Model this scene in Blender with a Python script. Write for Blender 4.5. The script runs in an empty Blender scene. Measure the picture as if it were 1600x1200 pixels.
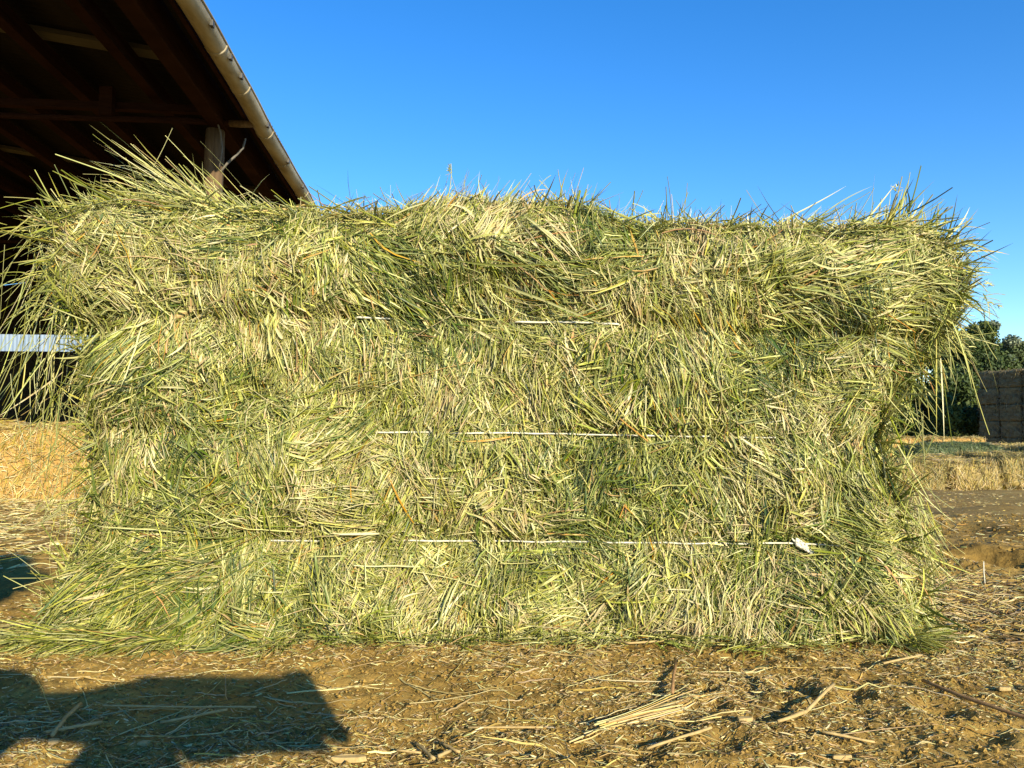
import bpy, math, random
import numpy as np
from mathutils import Vector

R = math.radians
rng = np.random.default_rng(7)
random.seed(7)
sc = bpy.context.scene

# ------------------------------------------------------------------ camera
CAM_H = 0.285
F = 1200.0                       # focal length in pixels of the 1600 x 1200 photograph
PITCH = math.atan(65 / F)
cam_d = bpy.data.cameras.new("camera")
cam = bpy.data.objects.new("camera", cam_d)
sc.collection.objects.link(cam)
cam.location = (0, 0, CAM_H)
cam.rotation_euler = (R(90) + PITCH, 0, 0)
cam_d.sensor_width = 36.0
cam_d.lens = 36.0 * F / 1600
cam_d.clip_start = 0.01
cam_d.clip_end = 3000
sc.camera = cam

# ------------------------------------------------------------------ sky, sun, exposure
SUN_EL, SUN_AZ = R(19), R(25)    # the sun stands low behind the camera, to the right
SUN = Vector((math.sin(SUN_AZ) * math.cos(SUN_EL), -math.cos(SUN_AZ) * math.cos(SUN_EL), math.sin(SUN_EL)))
w = bpy.data.worlds.new("World")
sc.world = w
w.use_nodes = True
nt = w.node_tree
bg = nt.nodes["Background"]
sky = nt.nodes.new("ShaderNodeTexSky")
sky.sky_type = 'NISHITA'
sky.sun_disc = False
sky.sun_elevation = SUN_EL
sky.sun_rotation = math.atan2(SUN.x, SUN.y)
sky.air_density = 1.0
sky.dust_density = 0.0
sky.ozone_density = 3.4
hs = nt.nodes.new("ShaderNodeHueSaturation")
hs.inputs['Saturation'].default_value = 1.30
hs.inputs['Hue'].default_value = 0.508
hs.inputs['Value'].default_value = 0.98
nt.links.new(sky.outputs[0], hs.inputs['Color'])
nt.links.new(hs.outputs[0], bg.inputs['Color'])
bg.inputs['Strength'].default_value = 0.15
sun_d = bpy.data.lights.new("sun", 'SUN')
sun_d.energy = 5.0
sun_d.angle = R(0.53)
sun_d.color = (1.0, 0.87, 0.64)
sun = bpy.data.objects.new("sun", sun_d)
sc.collection.objects.link(sun)
sun.location = SUN * 30
sun.rotation_euler = SUN.to_track_quat('Z', 'Y').to_euler()
sc.view_settings.view_transform = 'Standard'
sc.view_settings.look = 'None'
sc.view_settings.exposure = 0.8
sc.view_settings.gamma = 1.0
sc.cycles.max_bounces = 6
sc.cycles.diffuse_bounces = 3

# ------------------------------------------------------------------ small helpers
def at(px, py, y):
    """world point seen at photo pixel (px, py) that stands y metres ahead"""
    cx, cz = (px - 800) / F, (600 - py) / F
    d = np.array([cx, math.cos(PITCH) - cz * math.sin(PITCH), math.sin(PITCH) + cz * math.cos(PITCH)])
    return np.array([0, 0, CAM_H]) + d * (y / d[1])

def on_ground(px, py, z=0.0):
    cx, cz = (px - 800) / F, (600 - py) / F
    d = np.array([cx, math.cos(PITCH) - cz * math.sin(PITCH), math.sin(PITCH) + cz * math.cos(PITCH)])
    return np.array([0, 0, CAM_H]) + d * ((z - CAM_H) / d[2])

def link(o, parent=None):
    sc.collection.objects.link(o)
    if parent:
        o.parent = parent
    return o

def tag(o, label=None, cat=None, group=None, kind=None):
    for k, v in (("label", label), ("category", cat), ("group", group), ("kind", kind)):
        if v:
            o[k] = v
    return o

def thing(name, loc, label, cat, group=None, rz=0.0):
    o = bpy.data.objects.new(name, None)
    o.empty_display_size = 0.1
    o.location = loc
    o.rotation_euler = (0, 0, rz)
    return tag(link(o), label, cat, group)

def copy_tree(o, parent=None):
    c = o.copy()
    sc.collection.objects.link(c)
    c.parent = parent
    for ch in list(o.children):
        copy_tree(ch, c)
    return c

def np_mesh(name, V, faces, mat, parent=None, smooth=True, tone=None):
    """faces: int array (n,k) or list of such arrays"""
    if not isinstance(faces, list):
        faces = [faces]
    me = bpy.data.meshes.new(name)
    V = np.asarray(V, dtype=np.float32)
    me.vertices.add(len(V))
    me.vertices.foreach_set("co", V.ravel())
    loops = np.concatenate([f.ravel() for f in faces]).astype(np.int32)
    starts, base = [], 0
    for f in faces:
        starts.append(base + np.arange(len(f)) * f.shape[1])
        base += f.size
    starts = np.concatenate(starts).astype(np.int32)
    me.loops.add(len(loops))
    me.loops.foreach_set("vertex_index", loops)
    me.polygons.add(len(starts))
    me.polygons.foreach_set("loop_start", starts)
    me.polygons.foreach_set("use_smooth", np.full(len(starts), smooth))
    if tone is not None:
        a = me.attributes.new("tone", 'FLOAT', 'POINT')
        a.data.foreach_set("value", np.asarray(tone, dtype=np.float32))
    me.update(calc_edges=True)
    me.materials.append(mat)
    return link(bpy.data.objects.new(name, me), parent)

class MB:
    """collects boxes, tubes and prisms into one mesh"""
    def __init__(self):
        self.v, self.f = [], []
    def add(self, v, f):
        b = len(self.v)
        self.v += [tuple(p) for p in v]
        self.f += [tuple(i + b for i in q) for q in f]
    def hexa(self, c):               # 8 corners: bottom ring then top ring
        self.add(c, [(3, 2, 1, 0), (4, 5, 6, 7), (0, 1, 5, 4), (1, 2, 6, 5), (2, 3, 7, 6), (3, 0, 4, 7)])
    def box(self, lo, hi):
        x0, y0, z0 = lo; x1, y1, z1 = hi
        self.hexa([(x0, y0, z0), (x1, y0, z0), (x1, y1, z0), (x0, y1, z0),
                   (x0, y0, z1), (x1, y0, z1), (x1, y1, z1), (x0, y1, z1)])
    def tube(self, pts, rad, n=8, jit=0.0, flat=1.0):
        pts = [Vector(p) for p in pts]
        if not hasattr(rad, '__len__'):
            rad = [rad] * len(pts)
        ref = None
        b = len(self.v)
        for i, p in enumerate(pts):
            t = (pts[min(i + 1, len(pts) - 1)] - pts[max(i - 1, 0)]).normalized()
            if ref is None:
                ref = t.orthogonal().normalized()
            ref = (ref - t * ref.dot(t)).normalized()
            s = t.cross(ref)
            for k in range(n):
                a = 2 * math.pi * k / n
                r = rad[i] * (1 + random.uniform(-jit, jit))
                self.v.append(tuple(p + (ref * math.cos(a) * flat + s * math.sin(a)) * r))
        for i in range(len(pts) - 1):
            for k in range(n):
                a, c = b + i * n + k, b + i * n + (k + 1) % n
                self.f.append((a, c, c + n, a + n))
        self.f.append(tuple(b + k for k in range(n))[::-1])
        self.f.append(tuple(b + (len(pts) - 1) * n + k for k in range(n)))
    def build(self, name, mat, parent=None, smooth=False, bevel=0.0, local=None):
        me = bpy.data.meshes.new(name)
        v = self.v
        if local is not None:
            v = [(p[0] - local[0], p[1] - local[1], p[2] - local[2]) for p in v]
        me.from_pydata(v, [], self.f)
        me.update()
        if smooth:
            me.polygons.foreach_set("use_smooth", [True] * len(me.polygons))
        me.materials.append(mat)
        o = link(bpy.data.objects.new(name, me), parent)
        if bevel:
            m = o.modifiers.new("bevel", 'BEVEL'); m.width = bevel; m.segments = 2
        return o

# ------------------------------------------------------------------ noise
class Noise2:
    def __init__(self, seed):
        self.t = np.random.default_rng(seed).random((256, 256))
    def __call__(self, x, y):
        x = np.asarray(x, float); y = np.asarray(y, float)
        xi, yi = np.floor(x).astype(int), np.floor(y).astype(int)
        fx, fy = x - xi, y - yi
        fx = fx * fx * (3 - 2 * fx); fy = fy * fy * (3 - 2 * fy)
        a, b = xi & 255, yi & 255
        c, d = (xi + 1) & 255, (yi + 1) & 255
        t = self.t
        return ((t[a, b] * (1 - fx) + t[c, b] * fx) * (1 - fy) + (t[a, d] * (1 - fx) + t[c, d] * fx) * fy) * 2 - 1
n1, n2, n3, n4, n5, n6 = (Noise2(s) for s in (11, 12, 13, 14, 15, 16))

def fbm(n, x, y, octs=4):
    s, a = 0, 1.0
    for k in range(octs):
        s = s + a * n(x * 2 ** k + 17 * k, y * 2 ** k + 31 * k); a *= 0.5
    return s

# ------------------------------------------------------------------ materials
def mat_new(name):
    m = bpy.data.materials.new(name)
    m.use_nodes = True
    return m, m.node_tree, m.node_tree.nodes["Principled BSDF"]

def ramp_node(nt, stops, interp='LINEAR'):
    r = nt.nodes.new("ShaderNodeValToRGB")
    r.color_ramp.interpolation = interp
    el = r.color_ramp.elements
    while len(el) < len(stops):
        el.new(0.5)
    for e, (p, c) in zip(el, stops):
        e.position = p; e.color = (*c, 1)
    return r

def strand_mat(name, stops, rough=0.45, spec=0.4, trans=0.07, sat=(.78, 1.15)):
    m, t, b = mat_new(name)
    a = t.nodes.new("ShaderNodeAttribute"); a.attribute_name = "tone"
    r = ramp_node(t, stops)
    tc = t.nodes.new("ShaderNodeTexCoord")
    nz = t.nodes.new("ShaderNodeTexNoise"); nz.inputs['Scale'].default_value = 55; nz.inputs['Detail'].default_value = 2
    t.links.new(tc.outputs['Object'], nz.inputs['Vector'])
    ma = t.nodes.new("ShaderNodeMath"); ma.operation = 'MULTIPLY_ADD'
    ma.inputs[1].default_value = 0.16; 
    sub = t.nodes.new("ShaderNodeMath"); sub.operation = 'SUBTRACT'; sub.inputs[1].default_value = 0.5
    t.links.new(nz.outputs[0], sub.inputs[0])
    t.links.new(sub.outputs[0], ma.inputs[0])
    t.links.new(a.outputs['Fac'], ma.inputs[2])
    t.links.new(ma.outputs[0], r.inputs[0])
    def frac(mul, lo_, hi_):         # a steady number per strand
        x1 = t.nodes.new("ShaderNodeMath"); x1.operation = 'MULTIPLY'; x1.inputs[1].default_value = mul
        x2 = t.nodes.new("ShaderNodeMath"); x2.operation = 'FRACT'
        x3 = t.nodes.new("ShaderNodeMapRange"); x3.inputs['To Min'].default_value = lo_; x3.inputs['To Max'].default_value = hi_
        t.links.new(a.outputs['Fac'], x1.inputs[0]); t.links.new(x1.outputs[0], x2.inputs[0]); t.links.new(x2.outputs[0], x3.inputs['Value'])
        return x3.outputs[0]
    hv = t.nodes.new("ShaderNodeHueSaturation")
    t.links.new(frac(57.3, *sat), hv.inputs['Saturation'])
    t.links.new(frac(131.7, .70, 1.2), hv.inputs['Value'])
    t.links.new(frac(91.1, .485, .525), hv.inputs['Hue'])
    t.links.new(r.outputs[0], hv.inputs['Color'])
    r = hv
    t.links.new(r.outputs[0], b.inputs['Base Color'])
    b.inputs['Roughness'].default_value = rough
    b.inputs['Specular IOR Level'].default_value = spec
    if trans:
        tr = t.nodes.new("ShaderNodeBsdfTranslucent")
        mx = t.nodes.new("ShaderNodeMixShader"); mx.inputs[0].default_value = trans
        out = t.nodes["Material Output"]
        t.links.new(r.outputs[0], tr.inputs[0])
        t.links.new(b.outputs[0], mx.inputs[1]); t.links.new(tr.outputs[0], mx.inputs[2])
        t.links.new(mx.outputs[0], out.inputs[0])
    return m

def noise_mat(name, stops, scale=(8, 8, 8), detail=6, rough=0.85, bump=0.0, bscale=None, spec=0.25):
    m, t, b = mat_new(name)
    tc = t.nodes.new("ShaderNodeTexCoord")
    mp = t.nodes.new("ShaderNodeMapping"); mp.inputs['Scale'].default_value = scale
    nz = t.nodes.new("ShaderNodeTexNoise"); nz.inputs['Scale'].default_value = 1; nz.inputs['Detail'].default_value = detail
    nz.inputs['Roughness'].default_value = 0.65
    r = ramp_node(t, stops)
    t.links.new(tc.outputs['Object'], mp.inputs[0]); t.links.new(mp.outputs[0], nz.inputs['Vector'])
    t.links.new(nz.outputs[0], r.inputs[0]); t.links.new(r.outputs[0], b.inputs['Base Color'])
    b.inputs['Roughness'].default_value = rough
    b.inputs['Specular IOR Level'].default_value = spec
    if bump:
        bp = t.nodes.new("ShaderNodeBump"); bp.inputs['Strength'].default_value = bump
        bp.inputs['Distance'].default_value = 0.01
        t.links.new(nz.outputs[0], bp.inputs['Height']); t.links.new(bp.outputs[0], b.inputs['Normal'])
    return m

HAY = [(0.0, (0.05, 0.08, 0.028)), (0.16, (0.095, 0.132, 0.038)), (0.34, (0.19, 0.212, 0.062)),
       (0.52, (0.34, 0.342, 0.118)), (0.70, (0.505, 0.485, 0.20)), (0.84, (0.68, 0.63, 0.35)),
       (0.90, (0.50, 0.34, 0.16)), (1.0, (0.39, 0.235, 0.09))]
M_hay = strand_mat("green_hay", HAY, sat=(.94, 1.36))
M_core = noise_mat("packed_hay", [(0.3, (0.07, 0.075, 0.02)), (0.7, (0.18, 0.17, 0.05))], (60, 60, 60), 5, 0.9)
M_straw = strand_mat("golden_straw", [(0, (0.20, 0.13, 0.035)), (0.4, (0.43, 0.305, 0.075)), (0.8, (0.60, 0.46, 0.145)), (1, (0.68, 0.57, 0.27))])
M_straw_core = noise_mat("packed_straw", [(0.3, (0.28, 0.15, 0.04)), (0.7, (0.55, 0.36, 0.11))], (40, 40, 40), 5, 0.9)
M_mixed = strand_mat("greenish_straw", [(0, (0.12, 0.13, 0.04)), (0.3, (0.30, 0.25, 0.08)), (0.6, (0.50, 0.37, 0.12)), (1, (0.64, 0.50, 0.22))])
M_mixed_core = noise_mat("packed_mixed_straw", [(0.3, (0.20, 0.16, 0.05)), (0.7, (0.46, 0.34, 0.11))], (30, 30, 30), 5, 0.9)
M_alf = strand_mat("alfalfa", [(0, (0.04, 0.065, 0.022)), (0.5, (0.11, 0.15, 0.05)), (1, (0.23, 0.26, 0.095))])
M_alf_core = noise_mat("packed_alfalfa", [(0.3, (0.035, 0.055, 0.025)), (0.7, (0.10, 0.13, 0.055))], (25, 25, 25), 5, 0.9)
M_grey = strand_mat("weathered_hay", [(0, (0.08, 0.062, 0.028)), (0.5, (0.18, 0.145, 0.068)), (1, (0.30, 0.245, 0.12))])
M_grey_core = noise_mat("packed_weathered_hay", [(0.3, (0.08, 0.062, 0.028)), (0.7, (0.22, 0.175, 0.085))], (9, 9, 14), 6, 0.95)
M_litter = strand_mat("straw_litter", [(0.0, (0.11, 0.07, 0.022)), (0.25, (0.22, 0.14, 0.042)), (0.5, (0.41, 0.275, 0.085)),
                                       (0.75, (0.60, 0.45, 0.17)), (0.9, (0.72, 0.62, 0.32)), (1.0, (0.30, 0.33, 0.11))], trans=0.03)
M_twine = noise_mat("white_twine", [(0.35, (0.50, 0.48, 0.36)), (0.65, (0.74, 0.71, 0.58))], (200, 200, 200), 3, 0.6)
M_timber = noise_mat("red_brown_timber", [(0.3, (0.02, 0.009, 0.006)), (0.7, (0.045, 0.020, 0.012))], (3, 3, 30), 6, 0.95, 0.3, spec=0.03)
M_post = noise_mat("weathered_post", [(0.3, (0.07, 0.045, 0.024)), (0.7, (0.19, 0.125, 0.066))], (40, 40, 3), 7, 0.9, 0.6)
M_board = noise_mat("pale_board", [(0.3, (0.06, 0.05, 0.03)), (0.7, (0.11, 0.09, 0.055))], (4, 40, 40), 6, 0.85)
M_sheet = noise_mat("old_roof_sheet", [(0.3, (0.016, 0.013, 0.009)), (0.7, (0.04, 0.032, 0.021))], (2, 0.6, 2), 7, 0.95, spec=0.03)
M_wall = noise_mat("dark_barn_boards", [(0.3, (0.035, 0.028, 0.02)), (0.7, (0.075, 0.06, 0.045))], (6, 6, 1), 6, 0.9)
M_gutter = noise_mat("aged_plastic_gutter", [(0.3, (0.20, 0.15, 0.08)), (0.5, (0.38, 0.32, 0.20)), (0.7, (0.50, 0.44, 0.31))], (9, 2.2, 9), 7, 0.5, 0.05)
M_metal = noise_mat("dark_metal", [(0.3, (0.05, 0.05, 0.045)), (0.7, (0.10, 0.095, 0.085))], (30, 30, 30), 4, 0.5)
M_cable = noise_mat("grey_cable", [(0.3, (0.10, 0.09, 0.07)), (0.7, (0.18, 0.16, 0.13))], (30, 30, 30), 4, 0.6)
M_bark = noise_mat("bark", [(0.3, (0.06, 0.045, 0.03)), (0.7, (0.14, 0.11, 0.08))], (8, 8, 2), 6, 0.9)
M_chip = noise_mat("wood_chip", [(0.3, (0.34, 0.235, 0.09)), (0.7, (0.52, 0.39, 0.17))], (200, 40, 200), 5, 0.8)
M_brownstem = noise_mat("brown_stem", [(0.3, (0.22, 0.12, 0.05)), (0.7, (0.40, 0.24, 0.10))], (150, 150, 150), 5, 0.7)

def ground_mat():
    m, t, b = mat_new("dry_dirt")
    tc = t.nodes.new("ShaderNodeTexCoord")
    def nz(scale, det):
        n = t.nodes.new("ShaderNodeTexNoise"); n.inputs['Scale'].default_value = scale
        n.inputs['Detail'].default_value = det; n.inputs['Roughness'].default_value = 0.7
        t.links.new(tc.outputs['Object'], n.inputs['Vector']); return n
    a, c = nz(3.2, 8), nz(70, 6)
    r1 = ramp_node(t, [(0.3, (0.19, 0.118, 0.029)), (0.5, (0.315, 0.205, 0.052)), (0.7, (0.43, 0.29, 0.08))])
    r2 = ramp_node(t, [(0.3, (0.62, 0.58, 0.5)), (0.52, (1, 1, 1)), (0.72, (1.25, 1.2, 1.05))])
    mx = t.nodes.new("ShaderNodeMix"); mx.data_type = 'RGBA'; mx.blend_type = 'MULTIPLY'; mx.inputs[0].default_value = 1
    t.links.new(a.outputs[0], r1.inputs[0]); t.links.new(c.outputs[0], r2.inputs[0])
    t.links.new(r1.outputs[0], mx.inputs[6]); t.links.new(r2.outputs[0], mx.inputs[7])
    t.links.new(mx.outputs[2], b.inputs['Base Color'])
    b.inputs['Roughness'].default_value = 0.95
    b.inputs['Specular IOR Level'].default_value = 0.15
    bp = t.nodes.new("ShaderNodeBump"); bp.inputs['Strength'].default_value = 0.7; bp.inputs['Distance'].default_value = 0.006
    t.links.new(c.outputs[0], bp.inputs['Height']); t.links.new(bp.outputs[0], b.inputs['Normal'])
    return m
M_ground = ground_mat()

# ------------------------------------------------------------------ ground: level by the bale, falling away behind it
DENTS = [(1243, 1085, .035, .022), (1335, 1093, .03, .02), (1268, 1100, .02, .014), (1465, 1118, .035, .016), (1540, 1160, .03, .010),
         (1490, 1150, .022, .008), (1350, 1062, .025, .012), (1105, 1085, .02, .012), (1000, 1172, .04, .012), (905, 1168, .04, .012),
         (1290, 1030, .03, .010), (1590, 1075, .02, .006), (1135, 1170, .03, .012), (1500, 1065, .02, .012), (1120, 1110, .02, .012),
         (1550, 880, .06, .03), (1585, 865, .05, .03), (1480, 815, .09, .02), (1530, 822, .09, .025)]
_dp = [(*on_ground(a, b)[:2], r_ * (.55 if b > 1000 else 1), d_ * (.6 if b > 1000 else 1)) for a, b, r_, d_ in DENTS]

def G(x, y):
    x = np.asarray(x, float); y = np.asarray(y, float)
    t = np.clip(y - 1.6, 0, 6.0)
    z = -0.06 * (np.sqrt(t * t + 0.09) - 0.3)
    near = 1 / (1 + (np.hypot(x, y) / 14) ** 4)
    z = z + near * (0.005 * fbm(n1, x * 5, y * 5, 2) + 0.0034 * fbm(n2, x * 24, y * 24, 2) + 0.0040 * np.abs(fbm(n3, x * 50, y * 50, 2)) + 0.002 * n6(x * 130, y * 130))
    bump = np.clip((y - 1.6) / 2, 0, 1) * near
    z = z + bump * (0.016 * fbm(n4, x * 1.9, y * 2.6, 4) + 0.012 * np.abs(fbm(n6, x * 9, y * 9, 2)))
    for dx, dy, r_, d_ in _dp:
        q = ((x - dx) ** 2 + ((y - dy) * 0.9) ** 2) / (r_ * r_)
        z = z - d_ * np.exp(-q) + d_ * 0.45 * np.exp(-(np.sqrt(q) - 1.6) ** 2 * 3)
    return z

def spaced(lo, hi, step, far, grow=1.13):
    a = list(np.arange(lo, hi, step))
    s, v = step, a[-1]
    while v < far[1]:
        s *= grow; v += s; a.append(v)
    s, v, b = step, a[0], []
    while v > far[0]:
        s *= grow; v -= s; b.append(v)
    return np.array(b[::-1] + a)
gx = spaced(-0.95, 1.1, 0.0062, (-900, 900), 1.05)
gy = spaced(0.42, 1.75, 0.0062, (-700, 1600), 1.05)
XX, YY = np.meshgrid(gx, gy)
gv = np.stack([XX, YY, G(XX, YY)], -1).reshape(-1, 3)
nx, ny = len(gx), len(gy)
ii = (np.arange(ny - 1)[:, None] * nx + np.arange(nx - 1)[None]).ravel()
ground = np_mesh("ground", gv, np.stack([ii, ii + 1, ii + nx + 1, ii + nx], -1), M_ground)
tag(ground, kind="structure")

# ------------------------------------------------------------------ strands: thousands of real blades and stems in one mesh
def unit(a):
    return a / np.maximum(np.linalg.norm(a, axis=-1, keepdims=True), 1e-9)

def strands(P, W, N, tone, stem):
    """P (n,k,3) spines, W (n) widths, N (n,3) facing, tone (n), stem (n) bool -> verts, quads, tones"""
    outV, outF, outT, base = [], [], [], 0
    for is_stem in (False, True):
        sel = np.where(stem == is_stem)[0]
        if not len(sel):
            continue
        p, wd, nn, tn = P[sel], W[sel], N[sel], tone[sel]
        n, k = p.shape[:2]
        T = unit(np.gradient(p, axis=1))
        S = unit(np.cross(T, nn[:, None, :]))
        roll = rng.normal(0, 0.75, n)[:, None, None]
        B = np.cross(S, T)
        S, B = S * np.cos(roll) + B * np.sin(roll), B * np.cos(roll) - S * np.sin(roll)
        u = np.linspace(0, 1, k)
        if is_stem:
            pr = (1 - 0.35 * u)[None, :, None] * (wd / 2)[:, None, None]
            ring = [p + pr * (S * math.cos(a) + B * math.sin(a)) for a in (0.5, 2.6, 4.7)]
            pairs = [(0, 1), (1, 2), (2, 0)]
        else:
            pr = (np.minimum(1, 0.55 + 2.2 * u) * (1 - u ** 3 * 0.93))[None, :, None] * (wd / 2)[:, None, None]
            ring = [p - pr * S + pr * B * 0.45, p, p + pr * S + pr * B * 0.45]
            pairs = [(0, 1), (1, 2)]
        V = np.stack(ring, 2)                                   # n,k,3,3
        idx = (np.arange(n)[:, None] * k + np.arange(k - 1)[None]) * 3 + base
        for a, b in pairs:
            outF.append(np.stack([idx + a, idx + b, idx + 3 + b, idx + 3 + a], -1).reshape(-1, 4))
        outV.append(V.reshape(-1, 3)); outT.append(np.repeat(tn, k * 3)); base += n * k * 3
    return np.concatenate(outV), np.concatenate(outF), np.concatenate(outT)

class Hay:
    """gathers batches of strands of any spine length into one mesh"""
    def __init__(self):
        self.V, self.Fc, self.T, self.n = [], [], [], 0
    def add(self, P, W, N, tone, stem_share=0.45):
        stem = rng.random(len(P)) < stem_share
        v, f, t = strands(P, np.where(stem, W * 0.8, W), N, tone, stem)
        self.V.append(v); self.Fc.append(f + self.n); self.T.append(t); self.n += len(v)
    def build(self, name, mat, parent=None, origin=(0, 0, 0)):
        return np_mesh(name, np.concatenate(self.V) - np.array(origin), np.concatenate(self.Fc), mat, parent, True, np.concatenate(self.T))

def curve(start, d, length, nrm, bend_t, bend_n, k):
    """spines (n,k,3) leaving start along d, bending by bend_t sideways and bend_n along nrm"""
    u = np.linspace(0, 1, k)[None, :, None]
    s = np.cross(nrm, d)
    L = length[:, None, None]
    return start[:, None] + d[:, None] * u * L + s[:, None] * (bend_t[:, None, None] * L * u * u) + nrm[:, None] * (bend_n[:, None, None] * L * u * u)

# ================================================================== THE HAY BALE
Y0, YD = 1.035, 0.40
def ptab(tab):                       # table of pixels on the front plane -> metres
    a = np.array([at(px, py, 1.02)[[0, 2]] for px, py in tab])
    return a
_l = ptab([(95, 328), (72, 360), (66, 420), (76, 485), (138, 510), (108, 560), (118, 640), (130, 690), (128, 760), (132, 830), (105, 880), (60, 940), (55, 985), (80, 1010)])[::-1]
_r = ptab([(1455, 345), (1506, 390), (1518, 440), (1514, 490), (1484, 530), (1446, 565), (1424, 610), (1400, 690), (1405, 740), (1428, 800), (1432, 850), (1450, 900), (1474, 960), (1480, 1010)])[::-1]
_t = ptab([(20, 350), (100, 324), (180, 306), (300, 306), (400, 324), (480, 332), (600, 328), (690, 314), (760, 308), (850, 316), (920, 326), (1000, 340), (1100, 346), (1200, 352), (1300, 346), (1400, 350), (1470, 366), (1560, 400)])
def extL(z): return np.interp(z, _l[:, 1], _l[:, 0])
def extR(z): return np.interp(z, _r[:, 1], _r[:, 0])
def top(x): return np.interp(x, _t[:, 0], _t[:, 1])
TW = [ptab([(100, 492), (560, 496), (700, 499), (810, 504), (960, 508), (1200, 520), (1480, 528)]),
      ptab([(100, 668), (590, 675), (800, 677), (1000, 680), (1310, 686), (1440, 690)]),
      ptab([(100, 842), (430, 845), (620, 846), (900, 847), (1180, 849), (1290, 851), (1440, 853)])]
TW_SEEN = [[(556, 612), (806, 968)], [(588, 690), (700, 1108), (1155, 1215)], [(424, 505), (612, 925), (935, 1168), (1180, 1318)]]
def twz(i, x): return np.interp(x, TW[i][:, 0], TW[i][:, 1])

def yf(x, z):
    """depth of the bale's front face"""
    d = np.minimum(np.minimum(x - extL(z), extR(z) - x), top(x) - z)
    rr = 0.075
    q = np.clip(rr - d, 0, rr)
    rnd = rr - np.sqrt(np.maximum(rr * rr - q * q, 0))
    z0, z1, z2 = twz(2, x), twz(1, x), twz(0, x)
    lo = np.where(z < z0, -0.05, np.where(z < z1, z0, np.where(z < z2, z1, z2)))
    hi = np.where(z < z0, z0, np.where(z < z1, z1, np.where(z < z2, z2, top(x) + 0.05)))
    t = np.clip((z - lo) / (hi - lo), 0, 1)
    bulge = np.sqrt(np.maximum(1 - (2 * t - 1) ** 2, 0)) * np.where(z > z2, 0.036, np.where(z < z0, 0.020, 0.019))
    lump = 0.016 * n1(x * 11, z * 9) + 0.010 * n2(x * 26, z * 22) + 0.006 * n3(x * 55, z * 55)
    foot = 0.006 * np.exp(-np.maximum(z, 0) / 0.05)
    return Y0 + rnd - bulge - lump - foot

bale_o = (0.0, 1.22, 0.0)
bale = thing("hay_bale", bale_o, "big green-gold rectangular hay bale filling the foreground, shaggy and tied with white twine", "hay bale")

# the packed core: front, top, ends and back, an inch behind the loose strands
def core_mesh():
    nu, nv = 90, 46
    V, Fc = [], []
    def sheet(fn, a, b):
        base = sum(len(v) for v in V)
        U, W_ = np.meshgrid(np.linspace(0, 1, a), np.linspace(0, 1, b))
        V.append(fn(U, W_).reshape(-1, 3))
        i = (np.arange(b - 1)[:, None] * a + np.arange(a - 1)[None]).ravel() + base
        Fc.append(np.stack([i, i + 1, i + a + 1, i + a], -1))
    def xz(U, Wv):
        zt = 0.565
        z = -0.01 + Wv * (zt + 0.01)
        l, r = extL(z) + 0.015, extR(z) - 0.015
        x = l + (r - l) * U
        z = np.where(Wv > 0.9, z + (top(x) - 0.015 - zt) * (Wv - 0.9) / 0.1, z)
        return x, z
    def front(U, Wv):
        x, z = xz(U, Wv); return np.stack([x, np.minimum(yf(x, z) + 0.016, Y0 + 0.1), z], -1)
    def back(U, Wv):
        x, z = xz(1 - U, Wv); return np.stack([x, Y0 + YD + 0.015 * n2(x * 14, z * 14) - 0.05 * (np.abs(U * 2 - 1) ** 8), z], -1)
    sheet(front, nu, nv); sheet(back, nu, nv)
    f, b = V[0].reshape(nv, nu, 3), V[1].reshape(nv, nu, 3)
    def bridge(A, B, c=12):          # A, B (n,3) edges; fill between
        base = sum(len(v) for v in V)
        t = np.linspace(0, 1, c)[:, None, None]
        P = A[None] * (1 - t) + B[None] * t
        P = P.copy(); P[1:-1] += 0.008 * rng.normal(size=P[1:-1].shape)
        V.append(P.reshape(-1, 3)); n = len(A)
        i = (np.arange(c - 1)[:, None] * n + np.arange(n - 1)[None]).ravel() + base
        Fc.append(np.stack([i, i + 1, i + n + 1, i + n], -1))
    bridge(f[-1], b[-1][::-1]); bridge(b[0][::-1], f[0])
    bridge(b[:, -1], f[:, 0]); bridge(f[:, -1], b[:, 0])
    return np.concatenate(V), Fc
cv, cf = core_mesh()
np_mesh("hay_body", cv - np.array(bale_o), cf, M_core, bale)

hay = Hay()
def inside(x, z, m=0.0):
    return (x > extL(z) + m) & (x < extR(z) - m) & (z < top(x) - m) & (z > 0)

def pick_front(n, m=0.0):
    xs, zs = [], []
    while sum(map(len, xs)) < n:
        x = rng.uniform(-0.68, 0.64, n); z = rng.uniform(0.0, 0.62, n)
        k = inside(x, z, m); xs.append(x[k]); zs.append(z[k])
    return np.concatenate(xs)[:n], np.concatenate(zs)[:n]

def tw_depth(i):
    xs = np.linspace(extL(twz(i, 0.0)) + .012, extR(twz(i, 0.0)) - .012, 160)
    zs = twz(i, xs) + .0008 * n3(xs * 30, xs * 0 + i)
    return xs, zs, np.convolve(np.pad(yf(xs, zs), 8, 'edge'), np.ones(17) / 17, 'valid')
TWD = [tw_depth(i) for i in range(3)]
KN = [(1280, 527), (1300, 681), (1262, 855)]
def px_x(px): return (px - 800) * .00085

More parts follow.
